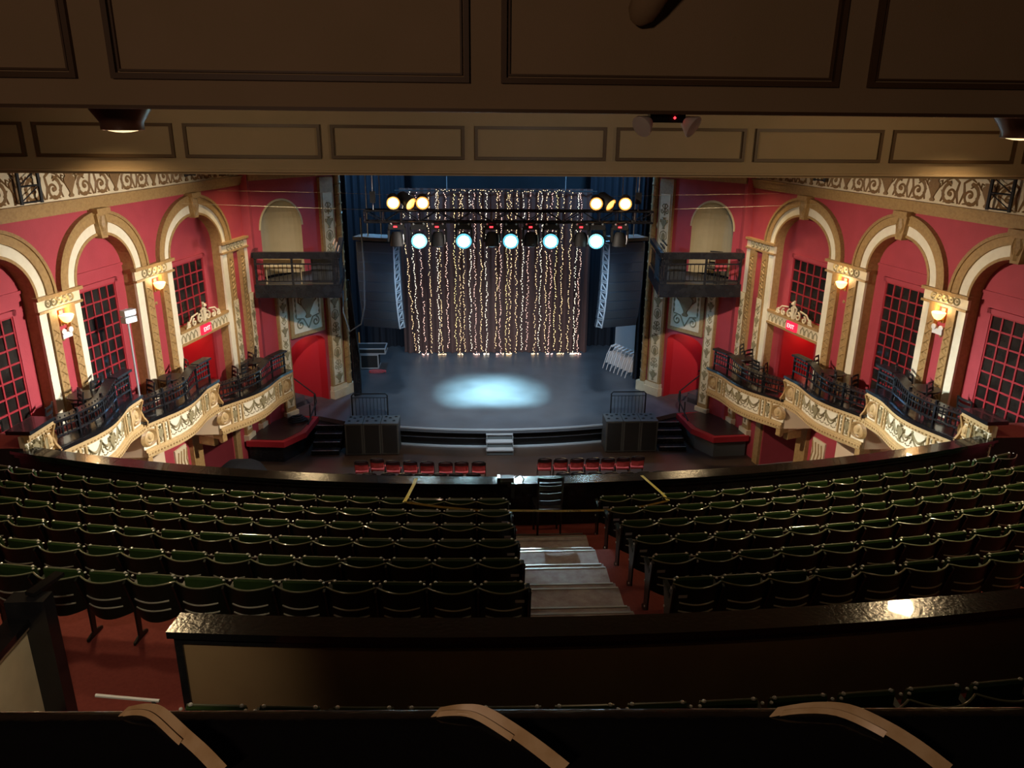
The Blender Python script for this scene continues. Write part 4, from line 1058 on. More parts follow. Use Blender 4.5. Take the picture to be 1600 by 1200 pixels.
# cables beside the left array
cb = thing('cable_drop', 'loose black cable hanging beside the left loudspeaker array', 'cable', (-4.4, 23.0, 3.5))
MB().tube([(-4.15, 23.05, 7.6), (-4.12, 23.0, 6.2), (-4.15, 23.0, 5.0), (-4.3, 23.05, 4.4), (-4.7, 23.3, 4.1), (-4.95, 23.8, 4.6), (-4.98, 24.2, 5.2)], .022, 6).build('cable', 'sub_grey', cb)
cb = thing('cable_bundle', 'thick bundle of cables strapped up the left stage edge', 'cable', (-5.25, 26.9, .75))
for k in range(4):
    MB().tube([(-5.2+.06*k, 26.7+.05*k, .76), (-5.22+.07*k, 26.9, 2.2), (-5.25+.05*k, 26.8-.06*k, 3.8), (-5.15, 26.4, 5.1)], .045, 6).build('cable', 'black_rail', cb)

# ------------------------------------------------------------------ stage odds and ends
cs = thing('flight_case', 'black road case with silver edges at the rear left of the stage', 'road case', (-5.0, 30.1, .75))
mb = MB(); mb.span((-5.42, 29.9, .80), (-4.72, 30.6, 1.35)); mb.build('lower_case', 'black_matte', cs)
mb = MB(); mb.span((-5.62, 29.85, 1.42), (-4.42, 30.65, 1.62)); mb.build('upper_case', 'black_matte', cs)
for (x0, x1, y0, y1, z0, z1) in ((-5.42, -4.72, 29.9, 30.6, .80, 1.35), (-5.62, -4.42, 29.85, 30.65, 1.42, 1.62)):
    for z in (z0, z1):
        for y in (y0, y1): MB().tube([(x0, y, z), (x1, y, z)], .03, 4).build('edge_profile', 'alu', cs)
        for x in (x0, x1): MB().tube([(x, y0, z), (x, y1, z)], .03, 4).build('edge_profile', 'alu', cs)
    for x in (x0, x1):
        MB().tube([(x, y0, z0), (x, y0, z1)], .03, 4).build('edge_profile', 'alu', cs)
for x in (-5.3, -4.85): bit('caster', (x, 30.0, .775), (.05, .08, .06), 'black_matte', cs)
co = thing('orange_pole', 'orange pole leaning beside the road case', 'pole', (-5.55, 30.9, .75)); stick('shaft', (-5.55, 30.7, .76), (-5.6, 31.0, 2.0), .03, 'orange', co); MB().lathe([(.06, 0), (.03, .08), (0, .08)], (-5.55, 30.7, .75), 8).build('foot', 'black_matte', co)
cc = thing('coiled_cable', 'pink red cable coil on the stage by the road case', 'cable', (-4.7, 29.4, .75))
MB().tube([(-4.7+.32*math.cos(t*.5)*(1+.1*math.sin(t)), 29.4+.16*math.sin(t*.5), .775+.004*t) for t in range(26)], .02, 5).build('coil', 'pad_red', cc)
# folded white chairs leaning in a row
for k in range(7):
    f = thing('folded_chair', f'white folded chair leaning at the rear right of the stage, {ORD[k]} from the back', 'chair', (4.62+.11*k, 29.9-.22*k, .75), group='folded white chairs')
    x, y = 4.62+.11*k, 29.9-.22*k
    lean = .38
    for m in (-1, 1):
        mb = MB(); mb.tube([(x+m*.21-.0, y+m*.04-.02, .76), (x+m*.20+lean*.4, y+m*.04+.02, 1.35), (x+m*.16+lean*.75, y+m*.04+.05, 1.72)], .02, 6); mb.build('leg', 'white_chair', f)
    mb = MB(); mb.v = [(x-.18+lean*.2, y-.05, 1.0), (x+.18+lean*.2, y+.05, 1.0), (x+.18+lean*.55, y+.07, 1.48), (x-.18+lean*.55, y-.03, 1.48)]; mb.v += [(a+.03, b-.03, c_) for a, b, c_ in mb.v]
    mb.f = [(0, 1, 2, 3), (4, 5, 6, 7), (0, 1, 5, 4), (1, 2, 6, 5), (2, 3, 7, 6), (3, 0, 4, 7)]; mb.build('seat', 'white_chair', f)
    mb = MB(); mb.tube([(x-.16+lean*.72, y-.02, 1.66), (x+lean*.78, y+.02, 1.74), (x+.16+lean*.72, y+.06, 1.66)], .045, 6); mb.build('backrest', 'white_chair', f)

# subwoofers on the floor in front of the stage
for sg in (-1, 1):
    x0 = 3.42 if sg > 0 else -5.02
    for k in range(3):
        nm = {0: 'leftmost', 1: 'middle', 2: 'rightmost'}[k]
        sx = x0+.575*k
        s = thing('subwoofer', f'dark grey upright subwoofer, {nm} of the three {SIDE[sg]} of the stage steps', 'subwoofer', (sx+.28, 23.45, 0), group='subwoofers')
        mb = MB(); mb.span((sx, 23.1, .03), (sx+.56, 23.84, 1.10)); mb.build('cabinet', 'sub_grey', s)
        mb = MB(); mb.span((sx+.05, 23.085, .08), (sx+.51, 23.1, 1.05)); mb.build('grille', 'grille', s)
        for (dx, dy) in ((.12, .25), (.40, .25), (.26, .5), (.12, .6), (.44, .6)):
            mb = MB(); mb.lathe([(.05, 1.095), (.055, 1.108), (.03, 1.112), (.025, 1.10)], (sx+dx, 23.1+dy, 0), 8); mb.build('caster_cup', 'black_matte', s)
        for (dx, dy) in ((.06, .06), (.5, .06), (.06, .68), (.5, .68)): bit('foot', (sx+dx, 23.1+dy, .015), (.06, .06, .03), 'black_matte', s)
    # steps from the floor up to the landing
    for k in range(4):
        zt = .15*(k+1); y0 = 23.15+.36*k
        mb = MB(); mb.span((sg*5.25, y0, 0), (sg*6.15, 24.72, zt)) 
        if k == 0: st = thing('side_stairs', f'black side stairs up to the stage landing, {SIDE[sg]} of the stage', 'stairs', (sg*5.7, 23.6, 0))
        mb.build('step', 'black_rail', st)
        bit('nosing', (sg*5.70, y0+.01, zt+.004), (.88, .025, .008), 'grey_plastic', st)
    # railing on the stage edge behind the subwoofers
    r = thing('stage_guard_rail', f'black barred guard rail on the stage edge, {SIDE[sg]} of the steps', 'railing', (sg*4.4, 24.3, .75))
    xa, xb = (3.80, 4.98) if sg > 0 else (-4.96, -3.78)
    mb = MB(); mb.tube([(xa, 24.45, .76), (xa, 24.45, 1.58), (xa+.06, 24.45, 1.64), (xb-.06, 24.45, 1.64), (xb, 24.45, 1.58), (xb, 24.45, .76)], .024, 6); mb.build('frame', 'black_matte', r)
    for k in range(9): stick('bar', (xa+.12*(k+1), 24.45, .78), (xa+.12*(k+1), 24.45, 1.50), .008, 'black_matte', r, 5)
    stick('lower_rail', (xa, 24.45, 1.50), (xb, 24.45, 1.50), .012, 'black_matte', r)
    # carpet topped platform with red edge
    pl = thing('side_platform', f'dark topped platform with a red edge band below the boxes, {SIDE[sg]} of the stage', 'platform', (sg*7.1, 23.5, 0))
    q = [(6.16, 24.70), (6.30, 23.30), (6.82, 22.50), (8.02, 22.62), (7.72, 23.95), (7.2, 24.85)]
    qi = [(6.30, 24.55), (6.48, 23.40), (6.90, 22.66), (7.98, 22.75), (7.72, 23.95), (7.2, 24.85)]
    mb = MB(); mb.prism([(sg*x, y) for x, y in qi], 0, .56); mb.build('base', 'sub_grey' if sg > 0 else 'black_rail', pl)
    mb = MB(); mb.prism([(sg*x, y) for x, y in q], .56, .745); mb.build('edge_band', 'platform_red', pl)
    mb = MB(); mb.prism([(sg*x, y) for x, y in qi], .745, .757); mb.build('platform_top', 'platform_top', pl)
    hr = thing('handrail', f'black sloping handrail beside the stair door, {SIDE[sg]} of the stage', 'handrail', (sg*6.3, 24.75, .75))
    mb = MB(); mb.tube([(sg*7.0, 25.2, 1.95), (sg*6.25, 24.85, 1.5), (sg*6.2, 24.75, 1.25), (sg*6.35, 23.9, .78)], .025, 6); mb.build('rail', 'black_matte', hr)
    for (x, y, zt) in ((6.28, 24.8, 1.5), (6.42, 24.62, 1.2)): stick('post', (sg*x, y, .74), (sg*x*.998, y, zt), .022, 'black_matte', hr)
mw = thing('coiled_hose', 'dark coil of cable lying on the left side platform', 'cable', (-6.75, 24.2, .76))
mb = MB(); mb.tube([(-6.75+(.33-.004*t)*math.cos(t*.45), 24.2+(.30-.004*t)*math.sin(t*.45), .80+.0035*t) for t in range(45)], .035, 6); mb.build('coil', 'stage_wall', mw)
# short steps in the middle of the stage front
s = thing('stage_steps', 'grey three tread steps against the middle of the stage front', 'steps', (-.04, 23.2, 0))
for k in range(3):
    z = .20*(k+1); y = 22.94+.20*k
    bit('tread', (-.045, y+.11, z-.02), (.88, .24, .04), 'grey_plastic', s)
    bit('riser', (-.045, y+.04, z-.11), (.84, .02, .15), 'sub_grey', s)
for x in (-.47, .38):
    mb = MB(); mb.v = [(x, 22.96, 0), (x, 23.5, 0), (x, 23.5, .57), (x, 23.36, .57), (x, 22.96, .16)]; mb.v += [(x+.02, b, c_) for a, b, c_ in mb.v]
    mb.f = [(0, 1, 2, 3, 4), (9, 8, 7, 6, 5)]+[(i, (i+1) % 5, (i+1) % 5+5, i+5) for i in range(5)]; mb.build('stringer', 'sub_grey', s)

# folding chairs on the hall floor
def make_folding():
    c = thing('folding_chair', 'x', 'chair')
    for sx in (-1, 1):
        MB().tube([(sx*.21, .22, 0), (sx*.205, -.02, .45), (sx*.20, -.16, .78), (sx*.15, -.17, .845)], .012, 6).build('frame_tube', 'chair_black', c)
        MB().tube([(sx*.19, -.24, 0), (sx*.185, .14, .46)], .011, 6).build('leg', 'chair_black', c)
    mb = MB(); n = 8
    fr = [(-.20+.40*i/n, -.15-.05*math.sin(PI*i/n)) for i in range(n+1)]
    mb.band(fr, [(x, y-.02) for x, y in fr], .715, .81); mb.build('backrest', 'chair_black', c)
    mb = MB(); mb.tube([(-.20, -.16, .78), (-.15, -.20, .84), (0, -.215, .865), (.15, -.20, .84), (.20, -.16, .78)], .020, 6); mb.build('top_tube', 'chair_black', c)
    mb = MB(); mb.prism([(-.19, -.16), (.19, -.16), (.205, .20), (-.205, .20)], .43, .475); st = mb.build('seat', 'pad_red', c)
    mb = MB(); mb.band([(x*.95, y+.025) for x, y in fr], [(x*.95, y-.012) for x, y in fr], .54, .715); mb.build('back_pad', 'pad_red', c)
    for y, z in ((-.2, .12), (.17, .1)): MB().tube([(-.195, y, z), (.195, y, z)], .009, 5).build('stretcher', 'chair_black', c)
    return c
fc = make_folding(); first = True
FR = [(-4.20, 21.0), (-3.75, 21.15), (-3.27, 20.98), (-2.76, 20.95), (-2.27, 20.88), (-1.72, 20.85), (-1.25, 20.85), (-.75, 20.84)]
FR2 = [(1.22, 21.02), (1.70, 21.0), (2.18, 21.0), (2.65, 21.0), (3.12, 21.0), (3.58, 21.03), (4.03, 21.08)]
BK = [(-4.4, 20.13), (-3.87, 20.16), (-3.32, 20.14), (-2.85, 20.12), (-2.36, 20.08), (-1.86, 20.08), (-1.4, 20.08), (-.90, 20.08)]
BK2 = [(1.65, 20.03), (2.09, 20.03), (2.56, 20.02), (3.03, 20.00), (3.49, 20.00), (3.95, 20.02), (4.42, 20.04), (4.86, 20.02)]
for lst, lab in ((FR, 'front row left of the stage steps'), (FR2, 'front row right of the stage steps'), (BK, 'rear row left of the stage steps'), (BK2, 'rear row right of the stage steps')):
    for k, (x, y) in enumerate(lst):
        l = f'red padded black folding chair, {lab}, {ORD[k]} from the left'
        if first: fc.location = (x, y, 0); fc['label'] = l; fc['group'] = 'red folding chairs'; first = False; o = fc
        else: o = copy_tree(fc, (x, y, 0), random.uniform(-.06, .06), l, 'red folding chairs')
# black draped object under the left boxes
d = thing('draped_equipment', 'black cloth draped over equipment under the left boxes', 'draped equipment', (-8.0, 20.4, 0))
mb = MB(); n = 18
for (f_, z) in ((1.1, 0), (1.0, .4), (.85, .7), (.5, .95), (.15, 1.02)):
    for j in range(n):
        a = 2*PI*j/n; r = f_*(1+.10*math.sin(5*a+z*3)*(1-z/1.8)); mb.v.append((-7.6+.85*r*math.cos(a), 20.4+1.0*r*math.sin(a), z+.02*math.sin(3*a)))
for i in range(4):
    for j in range(n): mb.f.append((i*n+j, i*n+(j+1) % n, (i+1)*n+(j+1) % n, (i+1)*n+j))
mb.f.append(tuple(4*n+j for j in range(n))); mb.build('cloth', 'black_cloth', d, smooth=True)

# spots added to light the loudspeakers blue; a stage lamp rakes onto the aisle
for sg in (-1, 1): lamp('array_fill', 'SPOT', (sg*1.2, TY+.2, 7.4), (.16, .52, 1), 1000, (sg*3.8, 23.2, 5.4), .1, 34, 1.0)
lamp('aisle_beam', 'SPOT', (.03, TY-.3, 7.6), (.66, .92, 1), 1500, (.25, 9.9, 4.4), .06, 13, .5)

# ================================================================== THE BALCONY
YC = 37.572; X0 = -.062  # balcony positions and sizes below were scaled about the camera beforehand
def ring(R, x): return YC - math.sqrt(R*R - (x-X0)**2)
def RM(R0):
    def f(x, d, z=0.): return (x*(R0+d)/R0, ring(R0+d, x*(R0+d)/R0), z)
    return f
ROWY = [10.5555-0.8417*k for k in range(6)]               # centre of each row's backrests
ROWZ = [4.0446+0.253*k for k in range(6)]                # its floor
xs = samp(-9.3, 9.3, 40)
mb = MB()
def strip(mb, Ra, Rb, za, zb, x0=-9.3, x1=9.3, n=40):
    pts = samp(x0, x1, n)
    for p, q in zip(pts, pts[1:]):
        mb.add([(p, ring(Ra, p), za), (q, ring(Ra, q), za), (q, ring(Rb, q), zb), (p, ring(Rb, p), zb)], [(0, 1, 2, 3)])
edges = [11.2065]+[ROWY[k]-0.1581 for k in range(6)]
for k in range(6):
    Ra, Rb = YC-edges[k], YC-edges[k+1]
    if k == 5: Rb = YC-4.836
    strip(mb, Ra, Rb, ROWZ[k], ROWZ[k])
    if k < 5: strip(mb, Rb, Rb, ROWZ[k], ROWZ[k+1])
fl = mb.build('floor_balcony', 'carpet_red', kind='structure', label='stepped balcony floor with dark red carpet under the seats', cat='floor')
# aisle: grey worn treads with metal nosings
for k in range(1, 6):
    z = ROWZ[k]; y0 = ROWY[k]-0.1581; y1 = edges[k]
    if k == 5: y0 = 5.673
    yl = y1-.02
    bit('aisle_tread', (0.2543, (y0+.28+yl)/2 if k < 5 else (y0+yl)/2, z+.006), (1.1532, (yl-y0-.28) if k < 5 else yl-y0, .012), 'tread_grey', fl)
    bit('tread_nosing', (0.2543, yl-.01, z+.014), (1.1346, .03, .01), 'tread_nosing', fl)
    if k < 5:
        bit('half_step', (0.2543, y0+.14, z+.0632), (1.1904, .28, .1265), 'tread_grey', fl)
        bit('tread_nosing', (0.2543, y0+.27, z+.131), (1.1346, .03, .01), 'tread_nosing', fl)
bit('half_step', (0.3286, ROWY[0]-.158+.14, ROWZ[0]+.0632), (1.3392, .28, .1265), 'carpet_red', fl)
bit('tread_nosing', (0.2543, ROWY[0]-.158+.27, ROWZ[0]+.131), (1.1346, .03, .01), 'tread_nosing', fl)

# front parapet
mb = MB(); strip(mb, YC-11.2065, YC-11.2065, 3.8865, 4.7607); strip(mb, YC-11.3925, YC-11.3925, 3.1425, 4.7607)
pp = mb.build('balcony_parapet', 'black_rail', label='long curved black parapet along the front of the balcony', cat='parapet')
mb = MB(RM(YC-11.16)); mb.span((-9.3, -.28, 4.7607), (9.3, .0, 4.8165), 40); mb.build('cap', 'black_gloss', pp)
mb = MB(RM(YC-11.16)); mb.span((-9.3, -.25, 4.6956), (9.3, -.02, 4.7607), 40); mb.build('cap_moulding', 'black_rail', pp)
mb = MB(); mb.add([(-8, ring(YC-11.346, 8), 3.1425), (8, ring(YC-11.346, 8), 3.1425), (8, 5.6, 2.7705), (-8, 5.6, 2.7705)], [(0, 1, 2, 3)]); mb.build('underside', 'wall_cream', pp)

# seats
def make_seat():
    c = thing('theatre_seat', 'x', 'seat')
    n = 12; wd = .522
    bow = lambda t: .11*math.sin(PI*t)**.9
    def bk(x, z, o):                                   # curved, slightly reclined backrest
        t = x/wd+.5; return (x, -.04-bow(t)-.045*(z-.40)/.42 - o, z)
    mb = MB(); zs = [.36, .42, .60, .74, .79]
    for o in (0, .018):
        k = len(mb.v)
        for z in zs:
            for i in range(n+1):
                x = -wd/2+wd*i/n; dip = .05*(math.sin(PI*i/n)) if z < .37 else 0
                mb.v.append(bk(x, z-dip, o))
        for j in range(len(zs)-1):
            for i in range(n): a = k+j*(n+1)+i; mb.f.append((a, a+1, a+n+2, a+n+1))
    m = len(zs)*(n+1)
    for i in range(n):
        a = (len(zs)-1)*(n+1)+i; mb.f.append((a, a+1, a+1+m, a+m)); mb.f.append((i, i+1, i+1+m, i+m))
    for j in range(len(zs)-1):
        for i in (0, n): a = j*(n+1)+i; mb.f.append((a, a+n+1, a+n+1+m, a+m))
    mb.build('backrest', 'seat_green', c, smooth=True)
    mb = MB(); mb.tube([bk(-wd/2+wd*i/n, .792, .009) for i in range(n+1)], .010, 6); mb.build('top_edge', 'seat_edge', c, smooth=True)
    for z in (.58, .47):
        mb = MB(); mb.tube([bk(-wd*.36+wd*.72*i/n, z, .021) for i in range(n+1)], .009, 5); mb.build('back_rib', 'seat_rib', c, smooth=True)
    mb = MB(); mb.v = []                               # folded-up seat
    pr = [(.02, .40), (.06, .44), (.035, .77), (.005, .79), (-.005, .77), (.005, .42)]
    mb2 = MB(lambda x, y, z: (z, x, y)); mb2.prism(pr, -.215, .215); mb2.build('seat', 'seat_inner', c)
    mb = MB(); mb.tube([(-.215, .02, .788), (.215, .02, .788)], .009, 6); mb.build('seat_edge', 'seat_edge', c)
    st = MB(lambda x, y, z: (z, x, y)); st.prism([(-.16, .0), (.10, .0), (.10, .03), (.0, .06), (.02, .42), (.11, .60), (.10, .64), (-.02, .58), (-.14, .80), (-.17, .78), (-.06, .40), (-.06, .06), (-.16, .03)], -.276, -.252); st.build('standard', 'seat_iron', c)
    mb = MB(lambda x, y, z: (z, x, y)); mb.prism([(-.09, .612), (.15, .640), (.15, .665), (-.09, .637)], -.290, -.240); mb.build('armrest', 'seat_green', c)
    for m in (-1, 1):
        mb = MB(); mb.lathe([(0, .016), (.014, .010), (.018, 0)], (m*.185, .012, .795), 8); mb.build('bolt', 'steel', c)
        mb = MB(); mb.lathe([(0, .014), (.012, .009), (.015, 0)], (m*.232, -.04, .80), 8); mb.build('hinge_bolt', 'steel', c)
    return c
seat0 = make_seat(); seat_first = True; seat0.scale = (0.93, 0.93, 0.93)
def put_seat(x, y, z, rz, label, end=0):
    global seat_first
    if seat_first:
        seat0.location = (x, y, z); seat0.rotation_euler = (0, 0, rz); seat0['label'] = label; seat0['group'] = 'balcony theatre seats'; o = seat0; seat_first = False
    else: o = copy_tree(seat0, (x, y, z), rz, label, 'balcony theatre seats')
    return o
def frustum_ok(p, pad=60):
    d = Vector(p)-CAM; wv = d.dot(F_)
    if wv < .3: return False
    u = 800+1203*d.dot(R_)/wv; v = 600-1203*d.dot(U_)/wv
    return -pad < u < 1600+pad and v < 1260
ENDS = []
for k in range(6):
    R = YC-ROWY[k]-0.1628
    rowname = ['front', 'second', 'third', 'fourth', 'fifth', 'sixth'][k]+' balcony row'
    for sgn, start in ((-1, -0.2976), (1, 1.1161)):
        i = 0
        while True:
            arc = start+sgn*(0.2465+0.4929*i); th = arc/R
            x, y = X0+R*math.sin(th), YC-R*math.cos(th)
            if abs(x) > 9.0: break
            if not frustum_ok((x, y, ROWZ[k]+.74), 70): break
            put_seat(x, y, ROWZ[k], th, f'dark green folding theatre seat, {rowname}, {ORD[i]} {SIDE[sgn]} of the stepped aisle')
            i += 1
        ENDS.append((k, sgn, start, R))
# aisle-end standards with number plates
iron = None
for (k, sgn, start, R) in ENDS:
    th = start/R; x, y = X0+R*math.sin(th), YC-R*math.cos(th); z = ROWZ[k]
    e = thing('row_end', f'black iron row end of the {["front", "second", "third", "fourth", "fifth", "sixth"][k]} balcony row, {SIDE[sgn]} of the aisle', 'row end', (x, y, z), th, group='aisle row ends')
    C_, S_ = math.cos(th), math.sin(th)
    def lm(a, b, c, x=x, y=y, z=z, C_=C_, S_=S_): return (x+0.93*(C_*c-S_*a), y+0.93*(S_*c+C_*a), z+0.93*b)
    o = -sgn*.02
    mb = MB(lm); mb.prism([(-.17, 0), (.12, 0), (.12, .04), (.05, .10), (.06, .42), (.13, .60), (.11, .66), (-.02, .64), (-.15, .82), (-.19, .80), (-.12, .40), (-.10, .10), (-.17, .04)], min(o, 0), max(o, 0)); mb.build('standard', 'seat_iron', e)
    mb = MB(lm); mb.prism([(-.10, .64), (.16, .655), (.16, .68), (-.10, .665)], -.025, .025); mb.build('armrest', 'seat_green', e)
    for (a, b) in ((-.02, .10), (.05, .42), (-.14, .77)):
        mb = MB(lm); mb.tube([(a, b, 0), (a, b, -sgn*.03)], .014, 6); mb.build('bolt', 'steel', e)
    # plate on the rear of the end backrest
    mb = MB(lm); c0 = sgn*.10; mb.add([(-.155, .66, c0-.05), (-.155, .66, c0+.05), (-.16, .70, c0+.05), (-.16, .70, c0-.05)], [(0, 1, 2, 3)])
    mb.v = [(v[0]-.015, v[1], v[2]) for v in mb.v]; mb.build('number_plate', 'grey_plastic', e)

# seats of the upper block just beyond the standing rail
R8 = YC-4.1757+.03
for i in range(13):
    arc = -2.6195+.062+0.4929*i
    th = arc/R8; x, y = X0+R8*math.sin(th), YC-R8*math.cos(th)
    if not frustum_ok((x, y, 6.63), 80): continue
    put_seat(x, y, 5.8953, th, f'dark folding theatre seat just behind the low brown parapet, {ORD[i]} from the left')
mb = MB(RM(R8)); mb.span((-2.8055, -.7, 5.7465), (5.2, 1.5, 5.8953), 12); mb.build('floor_upper', 'carpet_red', kind='structure', label='carpeted step under the upper balcony seats', cat='floor')

# low brown parapet in front of the upper block
mb = MB(RM(YC-5.208)); mb.span((-3.317, -0.2232, 5.3094), (5.7041, -0.0372, 6.3324), 16)
pb = mb.build('low_parapet', 'parapet_brown', label='low brown parapet with glossy black cap crossing the balcony', cat='parapet')
mb = MB(RM(YC-5.208)); mb.span((-3.3914, -0.2604, 6.3324), (5.7506, 0, 6.3975), 16); mb.build('cap', 'black_gloss', pb)
mb = MB(RM(YC-5.208)); mb.span((-3.3449, -0.2418, 6.2766), (5.7226, -0.0186, 6.3324), 16); mb.build('cap_moulding', 'black_rail', pb)
mb = MB(RM(YC-5.208)); mb.span((-3.3449, -0.2418, 5.3094), (-3.2797, -0.0186, 6.3045)); mb.build('end_board', 'black_rail', pb)
# side panel across the passage
sp = thing('passage_panel', 'cream side panel with black cap beside the balcony passage', 'panel', (-4.619, 5.115, 5.3094))
mb = MB(); mb.span((-4.712, 3.906, 5.3094), (-4.6004, 5.5614, 6.3231)); mb.build('panel', 'panel_tan', sp)
mb = MB(); mb.span((-4.7492, 3.906, 6.3603), (-4.5539, 5.5986, 6.4161)); mb.build('cap', 'black_gloss', sp)
mb = MB(); mb.span((-4.7306, 3.906, 6.3231), (-4.5724, 5.58, 6.3603)); mb.build('cap_moulding', 'cream', sp)
mb = MB(); mb.span((-4.7306, 5.5614, 5.3094), (-4.4143, 5.7102, 6.5835)); mb.build('post', 'black_rail', sp)
bit('arm_cap', (-4.5074, 5.7846, 6.6114), (.09, .32, .033), 'black_gloss', sp, rz=-.3)
# grab bar at the end of the upper row
gb = thing('grab_bar', 'thin metal grab bar at the passage end of the upper seats', 'grab bar', (-3.131, 4.2966, 6.5835))
stick('bar', (-3.4286, 4.3338, 6.6765), (-3.0008, 4.2966, 6.6486), .012, 'steel', gb); stick('post', (-3.038, 4.2966, 5.8395), (-3.038, 4.2966, 6.6486), .016, 'black_matte', gb)

# standing rail right in front of the viewer
sr = thing('standing_rail', 'broad black painted rail right across the foreground', 'rail', (-.8, 1.1, 8.5))
mb = MB(); prof = [(1.112, 9.352), (1.10, 9.361), (1.06, 9.362), (1.045, 9.356), (.96, 9.355), (.90, 9.34), (.86, 9.29), (.88, 9.24), (1.10, 9.24)]
for x in (-4.2, 3.4): mb.v += [(x, y-.033*(x+.8), z) for y, z in prof]
k = len(prof); mb.f = [tuple(range(k)), tuple(range(2*k-1, k-1, -1))]+[(i, (i+1) % k, (i+1) % k+k, i+k) for i in range(k)]
mb.build('cap', 'black_gloss', sr, smooth=True)
mb = MB(); mb.prism([(-4.2, 1.03), (3.4, .78), (3.4, .85), (-4.2, 1.10)], 7.6, 9.25); mb.build('face_board', 'black_rail', sr)

# tape draped over the standing rail
def ribbon(mb, pts, wd, widthdir):
    k = len(mb.v); wv = Vector(widthdir).normalized()*wd/2
    for p in pts:
        p = Vector(p); mb.v += [tuple(p-wv), tuple(p+wv)]
    for i in range(len(pts)-1): mb.f.append((k+2*i, k+2*i+1, k+2*i+3, k+2*i+2))
STRAPS = [[(-1.4994, 1.1156, 9.368), (-1.461, 1.1062, 9.382), (-1.4278, 1.0935, 9.384), (-1.3756, 1.054, 9.374), (-1.3287, 1.0149, 9.37), (-1.2802, 0.9682, 9.368)], [(-0.9561, 1.0928, 9.368), (-0.9167, 1.0834, 9.382), (-0.8757, 1.0734, 9.384), (-0.8242, 1.0408, 9.374), (-0.7788, 0.9983, 9.37), (-0.7368, 0.9513, 9.368)], [(-0.3625, 1.0696, 9.368), (-0.3047, 1.0641, 9.382), (-0.2428, 1.0548, 9.384), (-0.1882, 1.0244, 9.374), (-0.1512, 0.9787, 9.37), (-0.1233, 0.9214, 9.368)]]
for nm, pts in zip(('leftmost', 'middle', 'rightmost'), STRAPS):
    fine = []
    for k_ in range(len(pts)-1):                       # smooth the draped line
        p0, p1, p2, p3 = (Vector(pts[max(0, min(len(pts)-1, k_+q))]) for q in (-1, 0, 1, 2))
        for s_ in (0, .25, .5, .75):
            fine.append(.5*((2*p1)+(p2-p0)*s_+(2*p0-5*p1+4*p2-p3)*s_**2+(3*p1-p0-3*p2+p3)*s_**3))
    t = thing('tape_strap', f'pale twisted barrier tape draped over the foreground rail, {nm} of three', 'tape', pts[0], group='tape straps on the rail')
    mb = MB(); ribbon(mb, fine, .024, (.72, .3, .62)); mb.build('tape', 'tape_pale', t, smooth=True)
    mb = MB(); ribbon(mb, [p+Vector((-.012, -.002, -.006)) for p in fine[2:14]], .012, (.5, .2, .8)); mb.build('tape_fold', 'tape_pale', t, smooth=True)

# yellow barrier tape across the aisle front
yt = thing('barrier_tape', 'yellow barrier tape tied from the parapet across the aisle between seats', 'tape', (0.3101, 10.323, 4.8165))
mb = MB(); ribbon(mb, [(-1.8289, 11.3925, 4.8258), (-1.8476, 11.16, 4.8351), (-1.922, 10.788, 4.8072), (-1.9592, 10.6485, 4.7886)], .055, (1, .1, 0)); mb.build('tape_end', 'tape_yellow', yt)
mb = MB(); ribbon(mb, [(-1.9592, 10.6485, 4.7886), (-1.3639, 10.4625, 4.7886), (-0.7129, 10.3416, 4.7793), (-0.2479, 10.323, 4.7886), (0.3565, 10.3044, 4.7793), (1.0541, 10.3044, 4.7793), (1.7051, 10.416, 4.7793), (2.1329, 10.6206, 4.7607)], .05, (0, -.45, 1)); mb.build('tape_run', 'tape_yellow', yt)
mb = MB(); ribbon(mb, [(2.1329, 10.6206, 4.7607), (2.077, 10.788, 4.7979), (1.9283, 11.16, 4.8351), (1.8724, 11.3925, 4.8258)], .05, (1, .1, 0)); mb.build('tape_end', 'tape_yellow', yt)
for x in (-0.0619, 0.6077): text('tape_print', 'CAUTION', .046, (x, 10.2719, 4.7905), (math.radians(65), 0, 0), 'black_matte', yt, .001)

# chair and clamp lamp at the parapet
ac = put('c', (0.2729, 10.8624, 4.0492), .05, 'black ladder-back chair standing in the aisle at the balcony front')
ac.scale.z = 1.2
fl_ = thing('clamp_floodlight', 'grey floodlight lying on the front parapet beside the aisle chair', 'floodlight', (-0.3409, 11.253, 4.8165))
bit('housing', (-0.3689, 11.2902, 4.849), (.26, .12, .07), 'sub_grey', fl_); bit('bracket', (-0.4898, 11.2716, 4.8537), (.05, .14, .10), 'black_rail', fl_); bit('clamp', (-0.2665, 11.1135, 4.7235), (.05, .05, .26), 'black_matte', fl_)
mb = MB(); mb.tube([(-0.2293, 11.253, 4.8723), (-0.1363, 11.2716, 4.9281), (-0.0806, 11.253, 4.8537), (-0.1085, 11.1786, 4.8258)], .012, 5); mb.build('cord', 'black_matte', fl_)

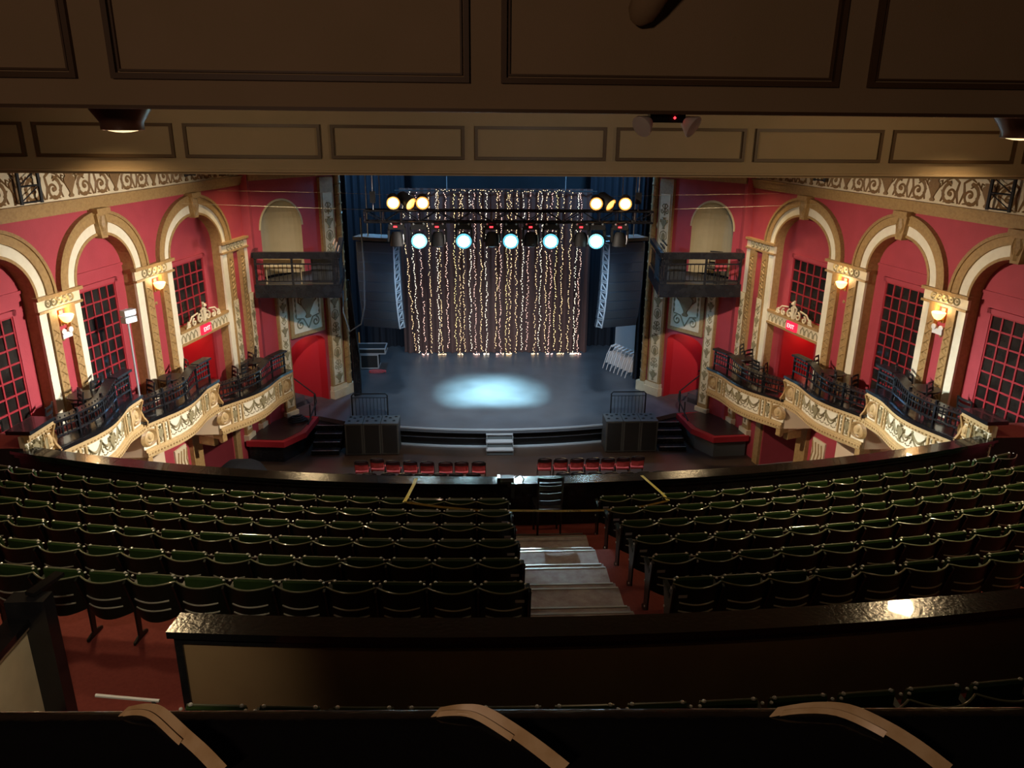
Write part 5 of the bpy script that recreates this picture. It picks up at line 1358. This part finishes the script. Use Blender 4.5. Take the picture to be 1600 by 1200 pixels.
# ceiling fixtures
for (x, y, lab) in ((-3.72, 6.75, 'left'), (3.85, 6.75, 'right')):
    c = thing('ceiling_can', f'brown conical ceiling can lamp under the near beam, far {lab}', 'ceiling lamp', (x, y, 10.6))
    MB().lathe([(.27, 10.60), (.26, 10.44), (.165, 10.30), (.165, 10.245), (.15, 10.24), (.14, 10.27), (.14, 10.29)], (x, y, 0), 24).build('housing', 'can_brown', c, smooth=True)
    MB().lathe([(0, 10.222), (.06, 10.226), (.11, 10.236), (.138, 10.255)], (x, y, 0), 20).build('lens', 'can_lens', c, smooth=True)
    lamp('can_light', 'SPOT', (x, y, 10.17), WARM, 30, (x*.95, y-.3, 4), .1, 110, .7)
e = thing('emergency_lamp', 'white twin head emergency lamp with red pilot light under the near beam', 'emergency light', (.60, 6.2, 10.4))
mb = MB(); mb.span((.47, 6.12, 10.34), (.74, 6.22, 10.43)); mb.build('housing', 'black_rail', e)
for m in (-1, 1):
    q = Vector((m*.7, -.55, -.5)).to_track_quat('Z', 'Y').to_matrix()
    mb = MB(); mb.lathe([(0, -.05), (.04, -.04), (.085, .04), (.085, .055), (.0, .06)], (.605+m*.165, 6.14, 10.335), 14, mtx=q); mb.build('lamp_head', 'white_plastic', e, smooth=True)
mb = MB(); mb.lathe([(0, -.012), (.012, 0), (0, .012)], (.655, 6.11, 10.375), 8); mb.build('pilot_light', 'led_red', e)
d = thing('ceiling_dome', 'rounded dark fitting fixed to the near beam high overhead', 'ceiling fitting', (.32, 5.9, 11.1))
q = Vector((.25, -.6, .6)).to_track_quat('Z', 'Y').to_matrix()
MB().lathe([(0, -.12), (.06, -.11), (.10, -.05), (.115, .05), (.12, .30)], (.32, 5.85, 11.10), 14, mtx=q).build('dome', 'beam_tan', d, smooth=True)
MB().lathe([(.03, 0), (.03, .2)], (.4, 5.95, 11.2), 8, axis='y').build('mount', 'beam_tan', d)

# thin wires slung across the hall
for nm, pts, m_ in (('pale wire sagging across the hall from wall to wall, upper of two', [(-8.0, 22.5, 8.4), (-5.0, 22.5, 8.36), (0, 22.5, 8.22), (5.0, 22.5, 8.34), (8.0, 22.5, 8.4)], 'wire_pale'),
                    ('thin wire sagging across the hall from wall to wall, lower of two', [(-8.3, 20.5, 8.25), (-4, 20.5, 8.12), (0, 20.5, 8.08), (4, 20.5, 8.14), (8.3, 20.5, 8.3)], 'wire_pale')):
    o = thing('slung_wire', nm, 'wire', pts[0]); MB().tube(pts, .0045, 4).build('wire', m_, o)
